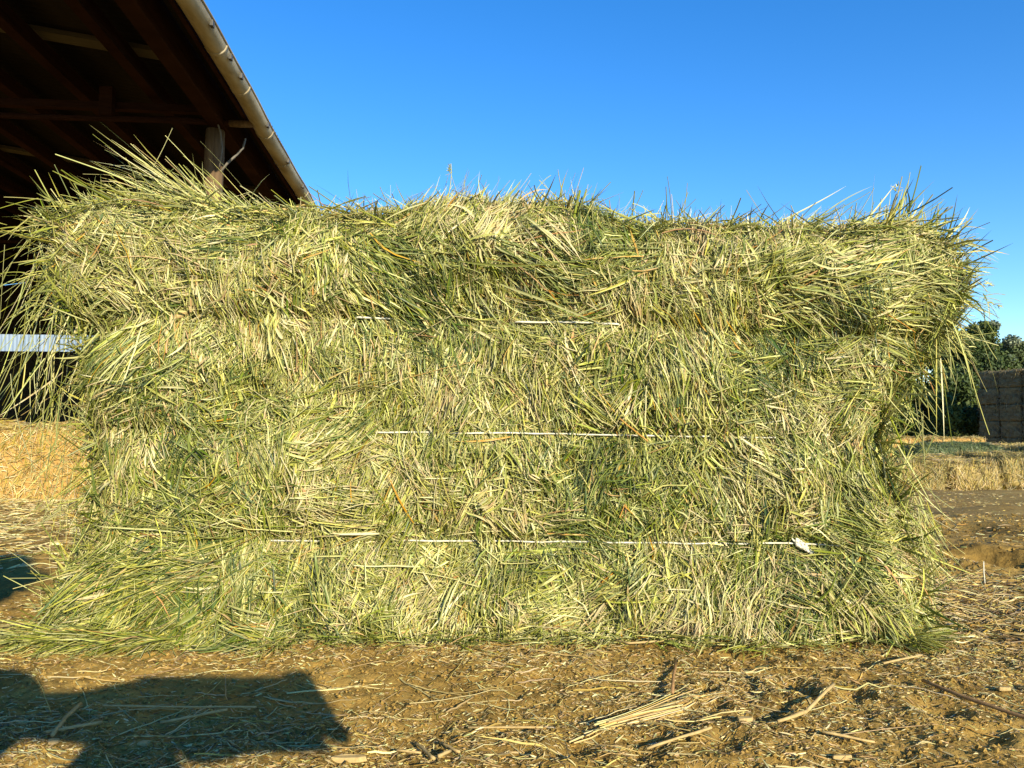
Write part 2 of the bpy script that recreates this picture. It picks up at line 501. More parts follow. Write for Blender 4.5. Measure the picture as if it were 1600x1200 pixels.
def front_strands(x, z, ang, length, width, tone, off, tilt, bend, droop, k=5, stem=0.45, over=.008, kink=.0, cover=.24):
    """strands laid on the front face; ang in the picture plane, off = proud of the face, tilt = far end lifts out,
    over = how far, on average, an end may stick out past the bale's outline, cover = share that lies over the twine"""
    n = len(x)
    d = np.stack([np.cos(ang), np.zeros(n), np.sin(ang)], -1)
    nrm = np.tile([0.0, -1.0, 0.0], (n, 1))
    P = curve(np.stack([x, np.zeros(n), z], -1), d, length, nrm, bend, np.zeros(n), k)
    u = np.linspace(0, 1, k)[None]
    if kink:
        kk = np.where(rng.random(n) < .3, rng.normal(0, kink, n), 0)
        at_ = rng.uniform(.3, .7, n)
        P += np.cross(nrm, d)[:, None] * (kk[:, None] * length[:, None] * np.maximum(0, u - at_[:, None]))[..., None]
    if np.any(droop):
        P[:, :, 2] -= droop[:, None] * length[:, None] * u ** 2
    al = np.minimum(rng.exponential(over, n), over * 2.6)
    P[:, :, 0] += np.maximum(0, (extL(P[:, :, 2]) - P[:, :, 0]).max(1) - al)[:, None]
    P[:, :, 0] -= np.maximum(0, (P[:, :, 0] - extR(P[:, :, 2])).max(1) - al)[:, None]
    P[:, :, 2] -= np.maximum(0, (P[:, :, 2] - top(P[:, :, 0])).max(1) - al)[:, None]
    sx = np.clip(P[:, :, 0], extL(P[:, :, 2]) + 0.01, extR(P[:, :, 2]) - 0.01)
    sz = np.clip(P[:, :, 2], 0.003, top(sx) - 0.01)
    y = yf(sx, sz)
    y = y * 0.75 + y.mean(1, keepdims=True) * 0.25
    P[:, :, 1] = y - off[:, None] - tilt[:, None] * u * length[:, None]
    P[:, :, 2] = np.maximum(P[:, :, 2], 0.003 + 0.004 * rng.random((n, 1)))
    for i in range(3):               # most strands pass behind the twine where it shows
        xs, zs, ysm = TWD[i]
        dz = P[:, :, 2] - np.interp(P[:, :, 0], xs, zs)
        cr = (dz.min(1) < .003) & (dz.max(1) > -.003)
        j = np.argmin(np.abs(dz), 1); xc = P[np.arange(n), j, 0]
        seen = np.zeros(n, bool)
        for a, b in TW_SEEN[i]:
            seen |= (xc > px_x(a)) & (xc < px_x(b))
        kx = at(*KN[i], 1.0)
        near = (np.hypot(P[:, :, 0] - kx[0], P[:, :, 2] - kx[2]).min(1) < .011) & (i == 2) & (rng.random(n) < .9)
        hide = ((cr & seen & (rng.random(n) > cover * (.5 if i == 0 else 1))) | near)
        lim = np.interp(P[:, :, 0], xs, ysm) - (.016 if i == 0 else .0095)
        P[:, :, 1] = np.where(hide[:, None], np.maximum(P[:, :, 1], lim), P[:, :, 1])
    # the real surface direction, so that blades lie on it
    gx_ = (yf(sx[:, k // 2] + .01, sz[:, k // 2]) - yf(sx[:, k // 2] - .01, sz[:, k // 2])) / .02
    N = unit(np.stack([np.clip(gx_, -1, 1), -np.ones(n), rng.normal(0.1, 0.35, n)], -1))
    hay.add(P, width * .64 * np.exp(rng.normal(0, .26, n)), N, tone, stem)

def tones(n, base, spread=0.13):
    t = base + rng.normal(0, spread, n)
    odd = rng.random(n)
    t = np.where(odd < 0.035, rng.uniform(0.86, 1.0, n), np.clip(t, 0.0, 0.86))
    return t

DEG = math.pi / 180
# leading directions read off the photograph: pixel, reach, angle, strength
FLOW = [(130, 330, 160, 158, .8), (300, 320, 130, 150, .8), (90, 440, 90, 100, .5), (150, 570, 90, 222, .9), (160, 900, 170, 212, .85), (300, 940, 110, 200, .8),
        (60, 960, 90, 190, .9), (620, 430, 80, -48, .85), (830, 440, 90, -22, .8), (960, 430, 80, 205, .6), (760, 330, 110, 48, .85), (600, 330, 90, 35, .6),
        (900, 330, 70, 80, .7), (1060, 360, 80, 120, .5), (1200, 400, 120, 38, .7), (1380, 400, 140, 22, .85), (1460, 480, 90, -15, .8), (1300, 470, 110, -28, .7),
        (470, 560, 60, 80, .85), (690, 560, 70, 75, .5), (880, 590, 80, 98, .7), (1010, 590, 90, 92, .75), (1100, 600, 90, 100, .7), (1150, 560, 90, -30, .6), (1180, 700, 80, -62, .7),
        (1390, 580, 70, -20, .6), (1380, 720, 80, -70, .6), (430, 640, 90, 20, .4), (250, 720, 80, 80, .5), (700, 740, 60, 80, .5), (860, 720, 70, 60, .5),
        (1400, 920, 130, -38, .9), (1290, 900, 80, 60, .7), (1150, 900, 90, 95, .6), (840, 900, 90, 25, .6), (650, 920, 90, 150, .5), (400, 900, 80, 70, .6),
        (480, 930, 60, 110, .5), (980, 920, 90, 40, .5), (700, 970, 120, 230, .5), (1040, 970, 120, 60, .4), (520, 430, 90, 70, .4), (400, 420, 80, 100, .4), (1330, 640, 60, 10, .5)]
_fl = np.array([(*at(a, b, 1.02)[[0, 2]], r_ * 0.00085, an * DEG, s_) for a, b, r_, an, s_ in FLOW])
def flow_angle(x, z):
    n = len(x)
    ang = rng.uniform(0, 2 * math.pi, n)
    d2 = (x[:, None] - _fl[None, :, 0]) ** 2 + (z[:, None] - _fl[None, :, 1]) ** 2
    wgt = np.exp(-d2 / (_fl[None, :, 2] ** 2)) * _fl[None, :, 4]
    j = np.argmax(wgt, 1); p = wgt[np.arange(n), j]
    hit = rng.random(n) < p * 0.72
    return np.where(hit, _fl[j, 3] + rng.normal(0, 0.45, n), ang), hit

# 1. short broken pieces packed behind everything
n = 58000
x, z = pick_front(n, 0.0)
ang, _ = flow_angle(x, z)
patch = 0.47 + 0.13 * n4(x * 9, z * 9) + 0.08 * n5(x * 23, z * 23)
front_strands(x, z, ang, rng.uniform(.015, .055, n), rng.uniform(.0016, .0036, n), tones(n, patch, .16),
              rng.uniform(-.013, .003, n), rng.normal(.0, .20, n), rng.normal(0, .09, n), np.zeros(n), 4, 0.4, .004, .5)
# 2. tufts: each a handful of strands lying the same way, fanning out a little
cxs, czs = pick_front(3300, 0.0)
cang, chit = flow_angle(cxs, czs)
flake = (~chit) & (rng.random(len(cxs)) < .5)          # the cut flakes stand on edge
cang = np.where(flake, np.pi / 2 + .5 * n5(cxs * 9, czs * 4) + rng.normal(0, .3, len(cxs)), cang)
ctone = np.clip(0.54 + 0.24 * n4(cxs * 9, czs * 9) + rng.normal(0, .15, len(cxs)), .06, .80)
ctone = np.where(rng.random(len(cxs)) < np.clip(.03 + .8 * (n6(cxs * 7 + 40, czs * 7) - .25), .03, .6), 0.91, ctone)
for cx_, cz_, ca, tn, h in zip(cxs, czs, cang, ctone, chit):
    m = rng.integers(12, 42)
    rad = rng.uniform(.008, .024)
    L = rng.uniform(.018, .046) * (1.3 if h else 0.85)
    s = rng.normal(0, rad, m); lng = rng.normal(0, rad * .7, m)
    fan = rng.normal(0, 5.0) if h else rng.normal(0, 3)
    a = ca + s * fan + rng.normal(0, .15, m)
    x = cx_ - np.sin(ca) * s + np.cos(ca) * (lng - L * .4)
    z = cz_ + np.cos(ca) * s + np.sin(ca) * (lng - L * .4)
    lift = rng.uniform(-.006, .014)
    k = inside(x, z, -0.012) & (z > 0.004)
    if k.sum() < 3:
        continue
    x, z, a = x[k], z[k], a[k]; m = len(x)
    ln = L * rng.uniform(.55, 1.35, m)
    front_strands(x, z, a, ln, rng.uniform(.0015, .0040, m) * rng.uniform(.75, 1.2), tones(m, tn, .18),
                  lift + rng.uniform(-.004, .006, m), rng.normal(rng.normal(.06, .08), .06, m),
                  rng.normal(rng.normal(0, .09), .06, m), np.zeros(m), 5, rng.uniform(.15, .75), .007, .35)
# 3. long single stalks lying over the face, some bent
n = 2600
x, z = pick_front(n, 0.01)
ang, _ = flow_angle(x, z)
ln = rng.gamma(2.4, .015, n) + .02
front_strands(x - np.cos(ang) * ln / 2, np.maximum(z - np.sin(ang) * ln / 2, .006), ang, ln, rng.uniform(.0014, .0034, n), tones(n, .71, .13),
              rng.uniform(.004, .014, n), rng.normal(0, .05, n), rng.normal(0, .14, n), np.zeros(n), 7, 0.65, .012, .7)

# chaff, leaf crumbs and hair-fine curled bits caught between
n = 16000
x, z = pick_front(n, 0.004)
front_strands(x, z, rng.uniform(0, 6.283, n), rng.uniform(.004, .014, n), rng.uniform(.0018, .0046, n), np.clip(rng.normal(.6, .2, n), 0, 1),
              rng.uniform(-.004, .010, n), rng.normal(0, .4, n), rng.normal(0, .3, n), np.zeros(n), 3, 0.1, .003)
n = 7000
x, z = pick_front(n, 0.006)
front_strands(x, z, rng.uniform(0, 6.283, n), rng.uniform(.02, .07, n), rng.uniform(.0007, .0013, n), tones(n, .68, .15),
              rng.uniform(.0, .012, n), rng.normal(0, .08, n), rng.normal(0, .35, n), np.zeros(n), 6, 0.6, .012, .9)

# 4. named tufts of the photograph: root pixel, tip pixel, count, width across root (px), fan, tone, proud
TUFTS = [((330, 325), (130, 212), 110, 30, .12, .58, .02), ((300, 300), (170, 235), 60, 30, .2, .62, .02), ((250, 330), (60, 305), 90, 34, .18, .55, .03),
         ((180, 350), (20, 335), 60, 34, .25, .58, .02), ((300, 290), (250, 225), 26, 22, .3, .5, .01), ((420, 340), (300, 318), 70, 22, .2, .62, .02),
         ((560, 400), (690, 500), 120, 36, .22, .30, .03), ((590, 380), (650, 470), 80, 34, .2, .34, .03), ((800, 400), (905, 455), 110, 38, .2, .34, .03),
         ((780, 430), (980, 500), 90, 34, .2, .36, .03), ((1000, 410), (880, 450), 70, 30, .25, .32, .03), ((720, 360), (790, 285), 110, 44, .25, .60, .02),
         ((760, 350), (830, 295), 80, 40, .3, .58, .02), ((610, 360), (680, 305), 70, 34, .3, .60, .02), ((520, 350), (600, 310), 50, 34, .3, .58, .02),
         ((880, 350), (880, 280), 46, 26, .35, .48, .0), ((1240, 440), (1400, 345), 90, 42, .22, .62, .02), ((1330, 420), (1490, 375), 110, 50, .25, .64, .03),
         ((1360, 470), (1515, 440), 110, 46, .25, .58, .03), ((1220, 460), (1340, 520), 100, 40, .25, .42, .03), ((1400, 500), (1520, 520), 80, 44, .3, .5, .02),
         ((190, 540), (95, 640), 110, 44, .2, .48, .03), ((230, 520), (140, 600), 80, 40, .22, .52, .03), ((210, 510), (190, 640), 30, 14, .12, .66, .03),
         ((330, 870), (100, 950), 150, 46, .2, .45, .03), ((300, 920), (180, 990), 110, 44, .25, .28, .03), ((200, 890), (40, 940), 110, 50, .25, .45, .03),
         ((1330, 880), (1470, 965), 160, 60, .2, .62, .03), ((1370, 900), (1460, 990), 120, 50, .25, .55, .03), ((470, 610), (470, 500), 90, 50, .2, .66, .02),
         ((1010, 640), (1000, 530), 90, 60, .15, .62, .02), ((1090, 650), (1110, 540), 80, 50, .15, .6, .02), ((1190, 650), (1180, 780), 60, 22, .15, .35, .03),
         ((1300, 930), (1330, 870), 70, 40, .3, .66, .02), ((830, 930), (920, 890), 70, 40, .3, .58, .02), ((870, 900), (900, 880), 60, 40, .5, .25, .02),
         ((400, 970), (420, 880), 70, 40, .2, .64, .02), ((1140, 985), (1150, 870), 130, 46, .2, .92, .02), ((1120, 920), (1160, 860), 70, 40, .3, .93, .02), ((690, 800), (700, 700), 120, 50, .3, .91, .02), ((640, 950), (700, 920), 60, 34, .3, .90, .01), ((1120, 770), (1130, 700), 60, 34, .3, .89, .01), ((680, 620), (690, 550), 60, 40, .3, .89, .01), ((500, 962), (575, 958), 12, 14, .1, .90, .03), ((320, 470), (340, 400), 50, 40, .3, .88, .01),
         ((960, 780), (1010, 800), 60, 40, .3, .30, .02), ((960, 420), (905, 470), 50, 30, .3, .25, .02), ((820, 240 + 120), (870, 300), 40, 30, .3, .58, .02)]
TUFTS += [((px_, 372 + 8 * (px_ > 950)), (px_ + dx_, 312 + 16 * (px_ > 950)), 44, 34, .35, tn_, .01) for px_, dx_, tn_ in [(450, 20, .5), (560, 30, .58), (660, 45, .6), (740, 60, .5), (850, 40, .6), (900, 6, .4), (960, -14, .5), (1020, 10, .58), (1070, -8, .42), (1130, 26, .52), (1190, 40, .6), (1250, 60, .5), (1310, 70, .62), (1370, 70, .55), (1420, 60, .5)]]
def tuft(root, tip, m, wpx, fan, tn, proud, k=6):
    m = int(m * .75); fan = fan * 1.6 + .1; tn = tn + .03
    a_, b_ = at(*root, 1.0), at(*tip, 1.0)
    v = b_ - a_; L = np.hypot(v[0], v[2]); ca = math.atan2(v[2], v[0])
    s = rng.normal(0, wpx * .00045, m); lg = rng.uniform(-.35, .25, m) * L
    a = ca + np.sign(s) * np.abs(s) / (wpx * .00045) * fan * .5 + rng.normal(0, fan * .35, m)
    x = a_[0] - math.sin(ca) * s + math.cos(ca) * lg; z = a_[2] + math.cos(ca) * s + math.sin(ca) * lg
    z = np.clip(z, .008, top(x) - .002)
    ln = L * rng.uniform(.25, .85, m) * (1.25 if tip[1] < 260 else 1)
    front_strands(x, z, a, ln, rng.uniform(.0015, .0038, m), tones(m, tn, .15), rng.uniform(-.002, .012, m) + proud * .2,
                  rng.normal(proud * 2.0, .06, m), rng.normal(0, .13, m), np.abs(rng.normal(.0, .05, m)), k, .4, .02 if not (tip[1] < 260) else .2, .3)
for t_ in TUFTS:
    tuft(*t_)

# 5. top of the bale: a mat of strands and a ragged fringe against the sky
def top_mat(n, ln, up, w_, tn):
    x = rng.uniform(-.63, .60, n); y = Y0 + rng.uniform(-.02, YD, n)
    rough = 0.012 * n2(x * 13, y * 13)
    ang = rng.uniform(0, 2 * math.pi, n)
    el = np.abs(rng.normal(up, .25, n))
    d = np.stack([np.cos(ang) * np.cos(el), np.sin(ang) * np.cos(el), np.sin(el)], -1)
    P = curve(np.stack([x, y, top(x) - .012 + rough + rng.uniform(-.012, .006, n)], -1), d, ln, np.tile([0., 0, 1], (n, 1)), rng.normal(0, .2, n), rng.normal(-.1, .15, n), 5)
    hay.add(P, w_, unit(np.stack([rng.normal(0, .3, n), rng.normal(-.3, .3, n), np.ones(n)], -1)), tones(n, tn), .45)
n = 9000; top_mat(n, rng.uniform(.03, .09, n), .05, rng.uniform(.0016, .0036, n), .55)
n = 700; top_mat(n, rng.uniform(.02, .055, n), .4, rng.uniform(.0012, .0028, n), .55)
def fringe(px, py, ang, ln, m, tn, wd=(.0012, .0028), spread=.45, ywid=.12, jx=14, k=7, bend=.2, droop=.1):
    p = at(px, py, 1.03)
    x = p[0] + rng.normal(0, jx * .00085, m); y = Y0 - .03 + rng.uniform(0, ywid, m)
    z = np.minimum(p[2] + rng.normal(0, .008, m), top(x) - .004)
    a = ang * DEG + rng.normal(0, spread, m)
    ty = rng.normal(-.05, .25, m)
    d = unit(np.stack([np.cos(a), ty, np.sin(a)], -1))
    m_ = m
    L = ln * rng.uniform(.3, 1.1, m)
    nr = unit(np.stack([np.zeros(m), -np.ones(m), np.zeros(m)], -1))
    P = curve(np.stack([x, y, z], -1), d, L, nr, rng.normal(0, bend, m), rng.normal(0, .1, m), k)
    P[:, :, 2] -= (np.abs(rng.normal(droop, droop, m)) * L)[:, None] * np.linspace(0, 1, k)[None] ** 2
    hay.add(P, rng.uniform(*wd, m) * .75, nr, tones(m, tn), .5)
for px, py, a, l, m in [(150, 312, 145, .06, 26), (220, 305, 120, .06, 22), (470, 335, 60, .035, 22), (520, 334, 90, .04, 24), (590, 330, 60, .045, 26), (640, 318, 60, .045, 22),
                        (700, 308, 62, .055, 34), (740, 302, 70, .05, 30), (790, 300, 55, .05, 30), (830, 306, 58, .045, 24), (880, 322, 92, .06, 30), (910, 326, 80, .05, 20),
                        (960, 336, 80, .04, 20), (1010, 340, 90, .04, 24), (1060, 342, 95, .05, 26), (1110, 346, 110, .035, 20), (1160, 350, 90, .03, 16), (1220, 352, 45, .05, 22),
                        (1270, 350, 30, .06, 26), (1330, 344, 25, .065, 30), (1390, 344, 25, .06, 34), (1440, 352, 20, .06, 36), (1480, 375, 12, .05, 36), (1500, 420, 5, .04, 34),
                        (1500, 470, -15, .045, 36), (1480, 520, -35, .05, 30), (80, 325, 165, .06, 34), (60, 370, 185, .05, 34), (55, 430, 205, .05, 34), (70, 480, 220, .05, 30), (400, 325, 80, .02, 16), (340, 312, 100, .02, 14)]:
    fringe(px, py, a, l, int(m * .9), .56); fringe(px + 20, py + 3, a + rng.normal(0, 14), l * .62, m, .54, spread=.6)
# whole long stalks that stick out, root pixel -> tip pixel, bend
STALKS = [((320, 330), (158, 186), .02), ((240, 260), (272, 202), .05), ((290, 300), (190, 225), .05), ((720, 320), (700, 258), 0), ((720, 300), (735, 262), .1), ((640, 325), (612, 290), -.2),
          ((640, 325), (718, 305), .1), ((790, 320), (835, 275), .1), ((890, 330), (912, 262), 0), ((880, 330), (878, 272), .1), ((895, 330), (925, 290), 0), ((1050, 345), (1048, 275), .08),
          ((1060, 345), (1075, 300), 0), ((1190, 335), (1166, 297), 0), ((1100, 350), (1130, 318), 0), ((1210, 350), (1325, 298), .06), ((1280, 340), (1352, 279), -.18), ((1260, 345), (1365, 315), .15),
          ((1340, 360), (1402, 290), .04), ((1370, 350), (1440, 330), -.15), ((1400, 355), (1475, 322), .1), ((1420, 360), (1500, 335), .0), ((1400, 400), (1525, 374), .04), ((1420, 440), (1535, 424), -.1),
          ((1440, 430), (1550, 448), -.1), ((1430, 460), (1560, 478), -.12), ((1450, 480), (1540, 530), .05), ((1440, 505), (1560, 540), .0), ((60, 310), (0, 322), .05), ((70, 330), (4, 350), -.15), ((120, 320), (8, 298), .1),
          ((55, 420), (5, 470), .05), ((60, 460), (0, 500), .1), ((70, 560), (0, 650), .05), ((110, 580), (20, 720), .02), ((620, 330), (600, 300), .1), ((500, 340), (478, 300), .05), ((980, 345), (1010, 300), .1), ((560, 335), (535, 312), 0),
          ((1480, 390), (1520, 350), .2), ((1470, 560), (1478, 690), -.02), ((1500, 520), (1536, 680), .06), ((1475, 600), (1488, 695), 0), ((1463, 530), (1462, 680), .01), ((1380, 700), (1440, 655), 0), ((1395, 560), (1460, 640), .03), ((1400, 790), (1440, 840), .15),
          ((1400, 780), (1445, 700), .03), ((1420, 810), (1475, 920), .05), ((1440, 860), (1500, 912), -.03), ((1390, 845), (1470, 860), -.02), ((1430, 740), (1460, 775), 0), ((1400, 690), (1460, 790), -.03), ((1440, 650), (1445, 730), 0),
          ((110, 640), (90, 760), .05), ((85, 480), (60, 660), .04), ((40, 490), (30, 640), -.06), ((100, 800), (0, 845), .02), ((110, 720), (10, 760), 0), ((100, 860), (0, 870), .05), ((65, 900), (10, 850), .1), ((130, 890), (20, 920), 0), ((60, 970), (0, 985), 0)]
STALKS += [((872 + 9 * q, 335), (866 + 12 * q + (q % 3) * 5, 300 - (q * 37 % 34)), .04 * (q % 3 - 1)) for q in range(6)]
STALKS += [((1036 + 8 * q, 350), (1030 + 11 * q, 322 - (q * 29 % 40)), .05 * (q % 3 - 1)) for q in range(5)]
STALKS += [((690 + 22 * q, 325), (705 + 25 * q, 288 - (q * 17 % 20)), .05 * (q % 3 - 1)) for q in range(6)]
STALKS += [((1290 + 24 * q, 360), (1330 + 30 * q, 318 + (q * 13 % 16)), .10 * (q % 3 - 1)) for q in range(7)]
for r_, t_, b_ in STALKS:
    yy = Y0 - rng.uniform(-.01, .05)
    a_, e_ = at(*r_, yy), at(*t_, yy - rng.uniform(-.03, .03))
    v = e_ - a_; L = np.array([np.linalg.norm(v)])
    P = curve(a_[None], (v / L)[None], L, np.array([[0., -1, 0]]), np.array([b_ * 1.0]), np.zeros(1), 9)
    P[..., 2] = np.maximum(P[..., 2], .004)
    hay.add(P, rng.uniform(.0013, .0023, 1), np.array([[0., -1, 0]]), tones(1, .60), .7)
# seed heads on a few of the stalks at the right end
for tipx, tipy, dx, dy in [(1525, 374, 30, -8), (1560, 478, 26, 8), (1552, 446, 18, 4), (1402, 290, 4, -12), (700, 258, -4, -14)]:
    m = 14
    u = rng.uniform(0, 1, m)
    p0 = np.array([at(tipx - dx * (1 - a), tipy - dy * (1 - a), Y0 - .01) for a in u]) + rng.normal(0, .0012, (m, 3))
    d = unit(np.array([[dx, 0, -dy]]) + rng.normal(0, 9, (m, 3)))
    hay.add(curve(p0, d, rng.uniform(.004, .009, m), np.tile([0., -1, 0], (m, 1)), np.zeros(m), np.zeros(m), 4), rng.uniform(.0010, .0018, m), np.tile([0., -1, 0], (m, 1)), tones(m, .60, .08), .2)
# 6. hanging wisps at both ends
def hang(px, py, dx, m, l0, l1, tn=.58, jx=26, jy=40):
    p = np.array([at(px + rng.normal(0, jx), py + rng.normal(0, jy), 1.04 + rng.uniform(-.05, .16)) for _ in range(m)])
    a = np.pi * 1.5 + rng.normal(dx, .35, m)
    d = unit(np.stack([np.cos(a), rng.normal(0, .2, m), np.sin(a)], -1))
    L = rng.uniform(l0, l1, m)
    P = curve(p, d, L, np.tile([0., -1, 0], (m, 1)), rng.normal(0, .18, m), rng.normal(0, .08, m), 8)
    P[..., 2] = np.maximum(P[..., 2], .004)
    hay.add(P, rng.uniform(.0009, .0020, m), np.tile([0., -1, 0], (m, 1)), tones(m, tn), .6)
hang(75, 400, -.25, 34, .06, .22); hang(60, 520, -.3, 32, .05, .17); hang(95, 610, -.3, 40, .05, .13); hang(120, 760, -.4, 40, .04, .09)
hang(1474, 505, .1, 30, .04, .11); hang(1432, 560, .1, 30, .04, .09); hang(1405, 640, .2, 36, .03, .07); hang(1430, 800, .3, 60, .03, .09, jx=14); hang(1440, 870, .5, 50, .03, .09, jx=14)
# 7. the two ends and the back
def end_mat(side, n):
    z = rng.uniform(.01, .58, n); y = Y0 + rng.uniform(.0, YD, n)
    e = extR(z) if side > 0 else extL(z)
    x = e - side * .012 + side * .010 * n3(y * 20, z * 20)
    a = rng.uniform(0, 2 * np.pi, n)
    d = unit(np.stack([side * np.abs(rng.normal(.15, .2, n)), np.cos(a), np.sin(a)], -1))
    nr = np.tile([float(side), 0, 0], (n, 1))
    P = curve(np.stack([x, y, z], -1), d, rng.uniform(.03, .09, n), nr, rng.normal(0, .15, n), rng.normal(0, .1, n), 4)
    P[..., 2] = np.maximum(P[..., 2], .003)
    hay.add(P, rng.uniform(.002, .004, n), nr, tones(n, .5, .16), .4)
end_mat(1, 6500); end_mat(-1, 6500)
n = 4500
x = rng.uniform(-.57, .55, n); z = rng.uniform(.01, .56, n); a = rng.uniform(0, 2 * np.pi, n)
P = curve(np.stack([x, np.full(n, Y0 + YD + .004), z], -1), np.stack([np.cos(a), np.full(n, .1), np.sin(a)], -1), rng.uniform(.05, .12, n), np.tile([0., 1, 0], (n, 1)), rng.normal(0, .1, n), np.zeros(n), 3)
P[..., 2] = np.maximum(P[..., 2], .003)
hay.add(P, rng.uniform(.004, .006, n), np.tile([0., 1, 0], (n, 1)), tones(n, .5, .16), .2)
# 8. the foot: strands spilling on to the dirt
def foot(px0, px1, n, out, tn, ang=None, lmax=.11):
    px = rng.uniform(px0, px1, n)
    x = (px - 800) * .00085
    y = yf(np.clip(x, -.6, .55), np.full(n, .02)) - rng.uniform(-.01, out, n)
    a = rng.uniform(0, 2 * np.pi, n) if ang is None else ang * DEG + rng.normal(0, .5, n)
    d = unit(np.stack([np.cos(a), np.sin(a), rng.normal(.12, .15, n)], -1))
    z = G(x, y) + rng.uniform(.002, .016, n) * (1 - np.clip((Y0 - .08 - y) / .1, 0, .8))
    P = curve(np.stack([x, y, z], -1), d, rng.uniform(.02, lmax, n), np.tile([0., 0, 1], (n, 1)), rng.normal(0, .2, n), rng.normal(-.1, .1, n), 5)
    P[..., 2] = np.maximum(P[..., 2], G(P[..., 0], P[..., 1]) + .0015)
    hay.add(P, rng.uniform(.0010, .0025, n), np.tile([0., 0, 1], (n, 1)), tones(n, tn), .5)
foot(80, 1440, 560, .022, .55, None, .05)
for f_ in range(16):
    fx_ = rng.uniform(120, 1420); foot(fx_ - 40, fx_ + 40, 34, rng.uniform(.015, .05), rng.uniform(.3, .75), rng.uniform(230, 310), .045); foot(60, 300, 90, .03, .5, 215, .07); foot(1390, 1460, 30, .015, .5, -50, .05)
foot(560, 1100, 150, .035, .5, None, .05)
hay.build("hay_strands", M_hay, bale, bale_o)

# twine: three flat white cords with their knots
for i in range(3):
    xs, zs, ysm = TWD[i]
    px = xs / .00085 + 800
    seen = np.zeros(len(xs))
    for a, b in TW_SEEN[i]:
        seen = np.maximum(seen, np.clip(np.minimum(px - a, b - px) / 14 + 1, 0, 1))
    ys = np.where(seen > 0, ysm + .012 * (1 - seen) - ((.019 if i == 0 else .0125) + .002 * n4(xs * 45, xs * 0 + 3 * i)) * seen, ysm + .012)
    m = MB()
    m.tube(np.stack([xs, ys, zs], -1), .0014 if i == 0 else .0012, 6, .25)
    # runs back round both ends of the bale
    tw = m.build("twine", M_twine, bale, True, local=bale_o)
    k = MB()
    kp = at(*KN[i], 1.0); ky = float(np.interp(kp[0], xs, ysm)) - .013
    kx, kz = kp[0], kp[2]
    if i == 2:
        for q in range(34):          # a frayed lump of plastic fibre with a loose tail
            t0 = random.random()
            bx0, bz0 = kx - .011 + .021 * t0, kz + .009 - .017 * t0
            fat = .0042 * (1 - abs(2 * t0 - .75) * .5)
            c0 = Vector((bx0, ky, bz0)); a0 = random.uniform(0, 6.283)
            pts = []
            for w_ in range(5):
                a1 = a0 + w_ * random.uniform(.5, 1.1)
                pts.append(c0 + Vector((math.cos(a1) * fat * random.uniform(.7, 1.25) + .0012 * w_, -.001 - .003 * random.random(), math.sin(a1) * fat * random.uniform(.7, 1.25) - .001 * w_)))
            k.tube(pts, [.0008, .0014, .0015, .0013, .0006], 5, .15)
        k.tube([(kx - .008, ky, kz + .005), (kx - .006, ky - .001, kz + .001), (kx, ky - .001, kz - .003), (kx + .007, ky, kz - .007)], [.002, .0036, .0032, .0014], 7, .25)
    else:
        k.tube([(kx - .008, ky + .004, kz - .002), (kx - .002, ky + .002, kz + .002), (kx + .007, ky + .004, kz)], [.0010, .0026, .0010], 7, .3)
        k.tube([(kx, ky + .003, kz), (kx + .004, ky + .001, kz - .006)], [.0014, .0006], 6, .2)
    k.build("knot", M_twine, tw, True, local=bale_o)
# a pale twig caught in the upper seam
p = at(262, 490, 1.0)
yy = float(yf(np.array([p[0]]), np.array([p[2]]))[0]) - .012
m = MB(); m.tube([(p[0] - .016, yy + .004, p[2] - .003), (p[0], yy - .001, p[2]), (p[0] + .014, yy, p[2] + .006)], [.003, .0045, .004], 7, .15)
tw = m.build("twig", M_chip, None, True)
tag(tw, "short pale twig caught in the upper seam of the hay bale near its left end", "twig")

# ================================================================== STRAW LITTER ON THE DIRT
lit = Hay()
def litter(n, xr, yr, l0, l1, w0, w1, tn, sp, k=3, flat=.12, stem=.35, lift=.002, dens=None, gamma=1.0):
    x = rng.uniform(*xr, n); y = yr[0] + (yr[1] - yr[0]) * rng.random(n) ** gamma
    if dens is not None:
        keep = rng.random(n) < dens(x, y)
        x, y = x[keep], y[keep]; n = len(x)
    a = rng.normal(0, .75, n) + np.where(rng.random(n) < .5, 0, np.pi)
    d = unit(np.stack([np.cos(a), np.sin(a), rng.normal(0, flat, n)], -1))
    L = rng.uniform(l0, l1, n) * rng.uniform(.5, 1, n)
    P = curve(np.stack([x, y, np.zeros(n)], -1), d, L, np.tile([0., 0, 1], (n, 1)), rng.normal(0, .14, n), np.zeros(n), k)
    g = G(P[..., 0], P[..., 1])
    P[..., 2] = np.maximum(g * .6 + g.mean(1, keepdims=True) * .4 + rng.uniform(0, lift, (n, 1)) + d[:, None, 2] * L[:, None] * np.linspace(0, 1, k)[None], g + .0008)
    t = np.clip(tn + rng.normal(0, sp, n), 0, .9)
    t = np.where(rng.random(n) < .10, rng.uniform(.93, 1, n), t)
    lit.add(P, rng.uniform(w0, w1, n), np.tile([0., 0, 1], (n, 1)), t, stem)
def patchy(x, y): return np.clip(.55 + .6 * fbm(n5, x * 4, y * 6, 2), .12, 1)
def wedge(n, y0, y1): return (-.75 * y1 - .05, .75 * y1 + .05)
# crumbs and chaff
litter(120000, (-.62, .66), (.55, 1.0), .003, .009, .0006, .0016, .46, .22, 3, .25, .2, .002, patchy)
litter(56000, (-.80, .95), (.9, 1.6), .004, .014, .0010, .0025, .46, .22, 3, .25, .2, .002, patchy)
# short broken straws
litter(6000, (-.62, .66), (.52, 1.02), .008, .026, .0008, .0019, .56, .18, 4, .14, .5, .003, patchy)
litter(2600, (-.80, .95), (.95, 1.7), .012, .04, .0014, .0032, .56, .18, 4, .14, .5, .003, patchy)
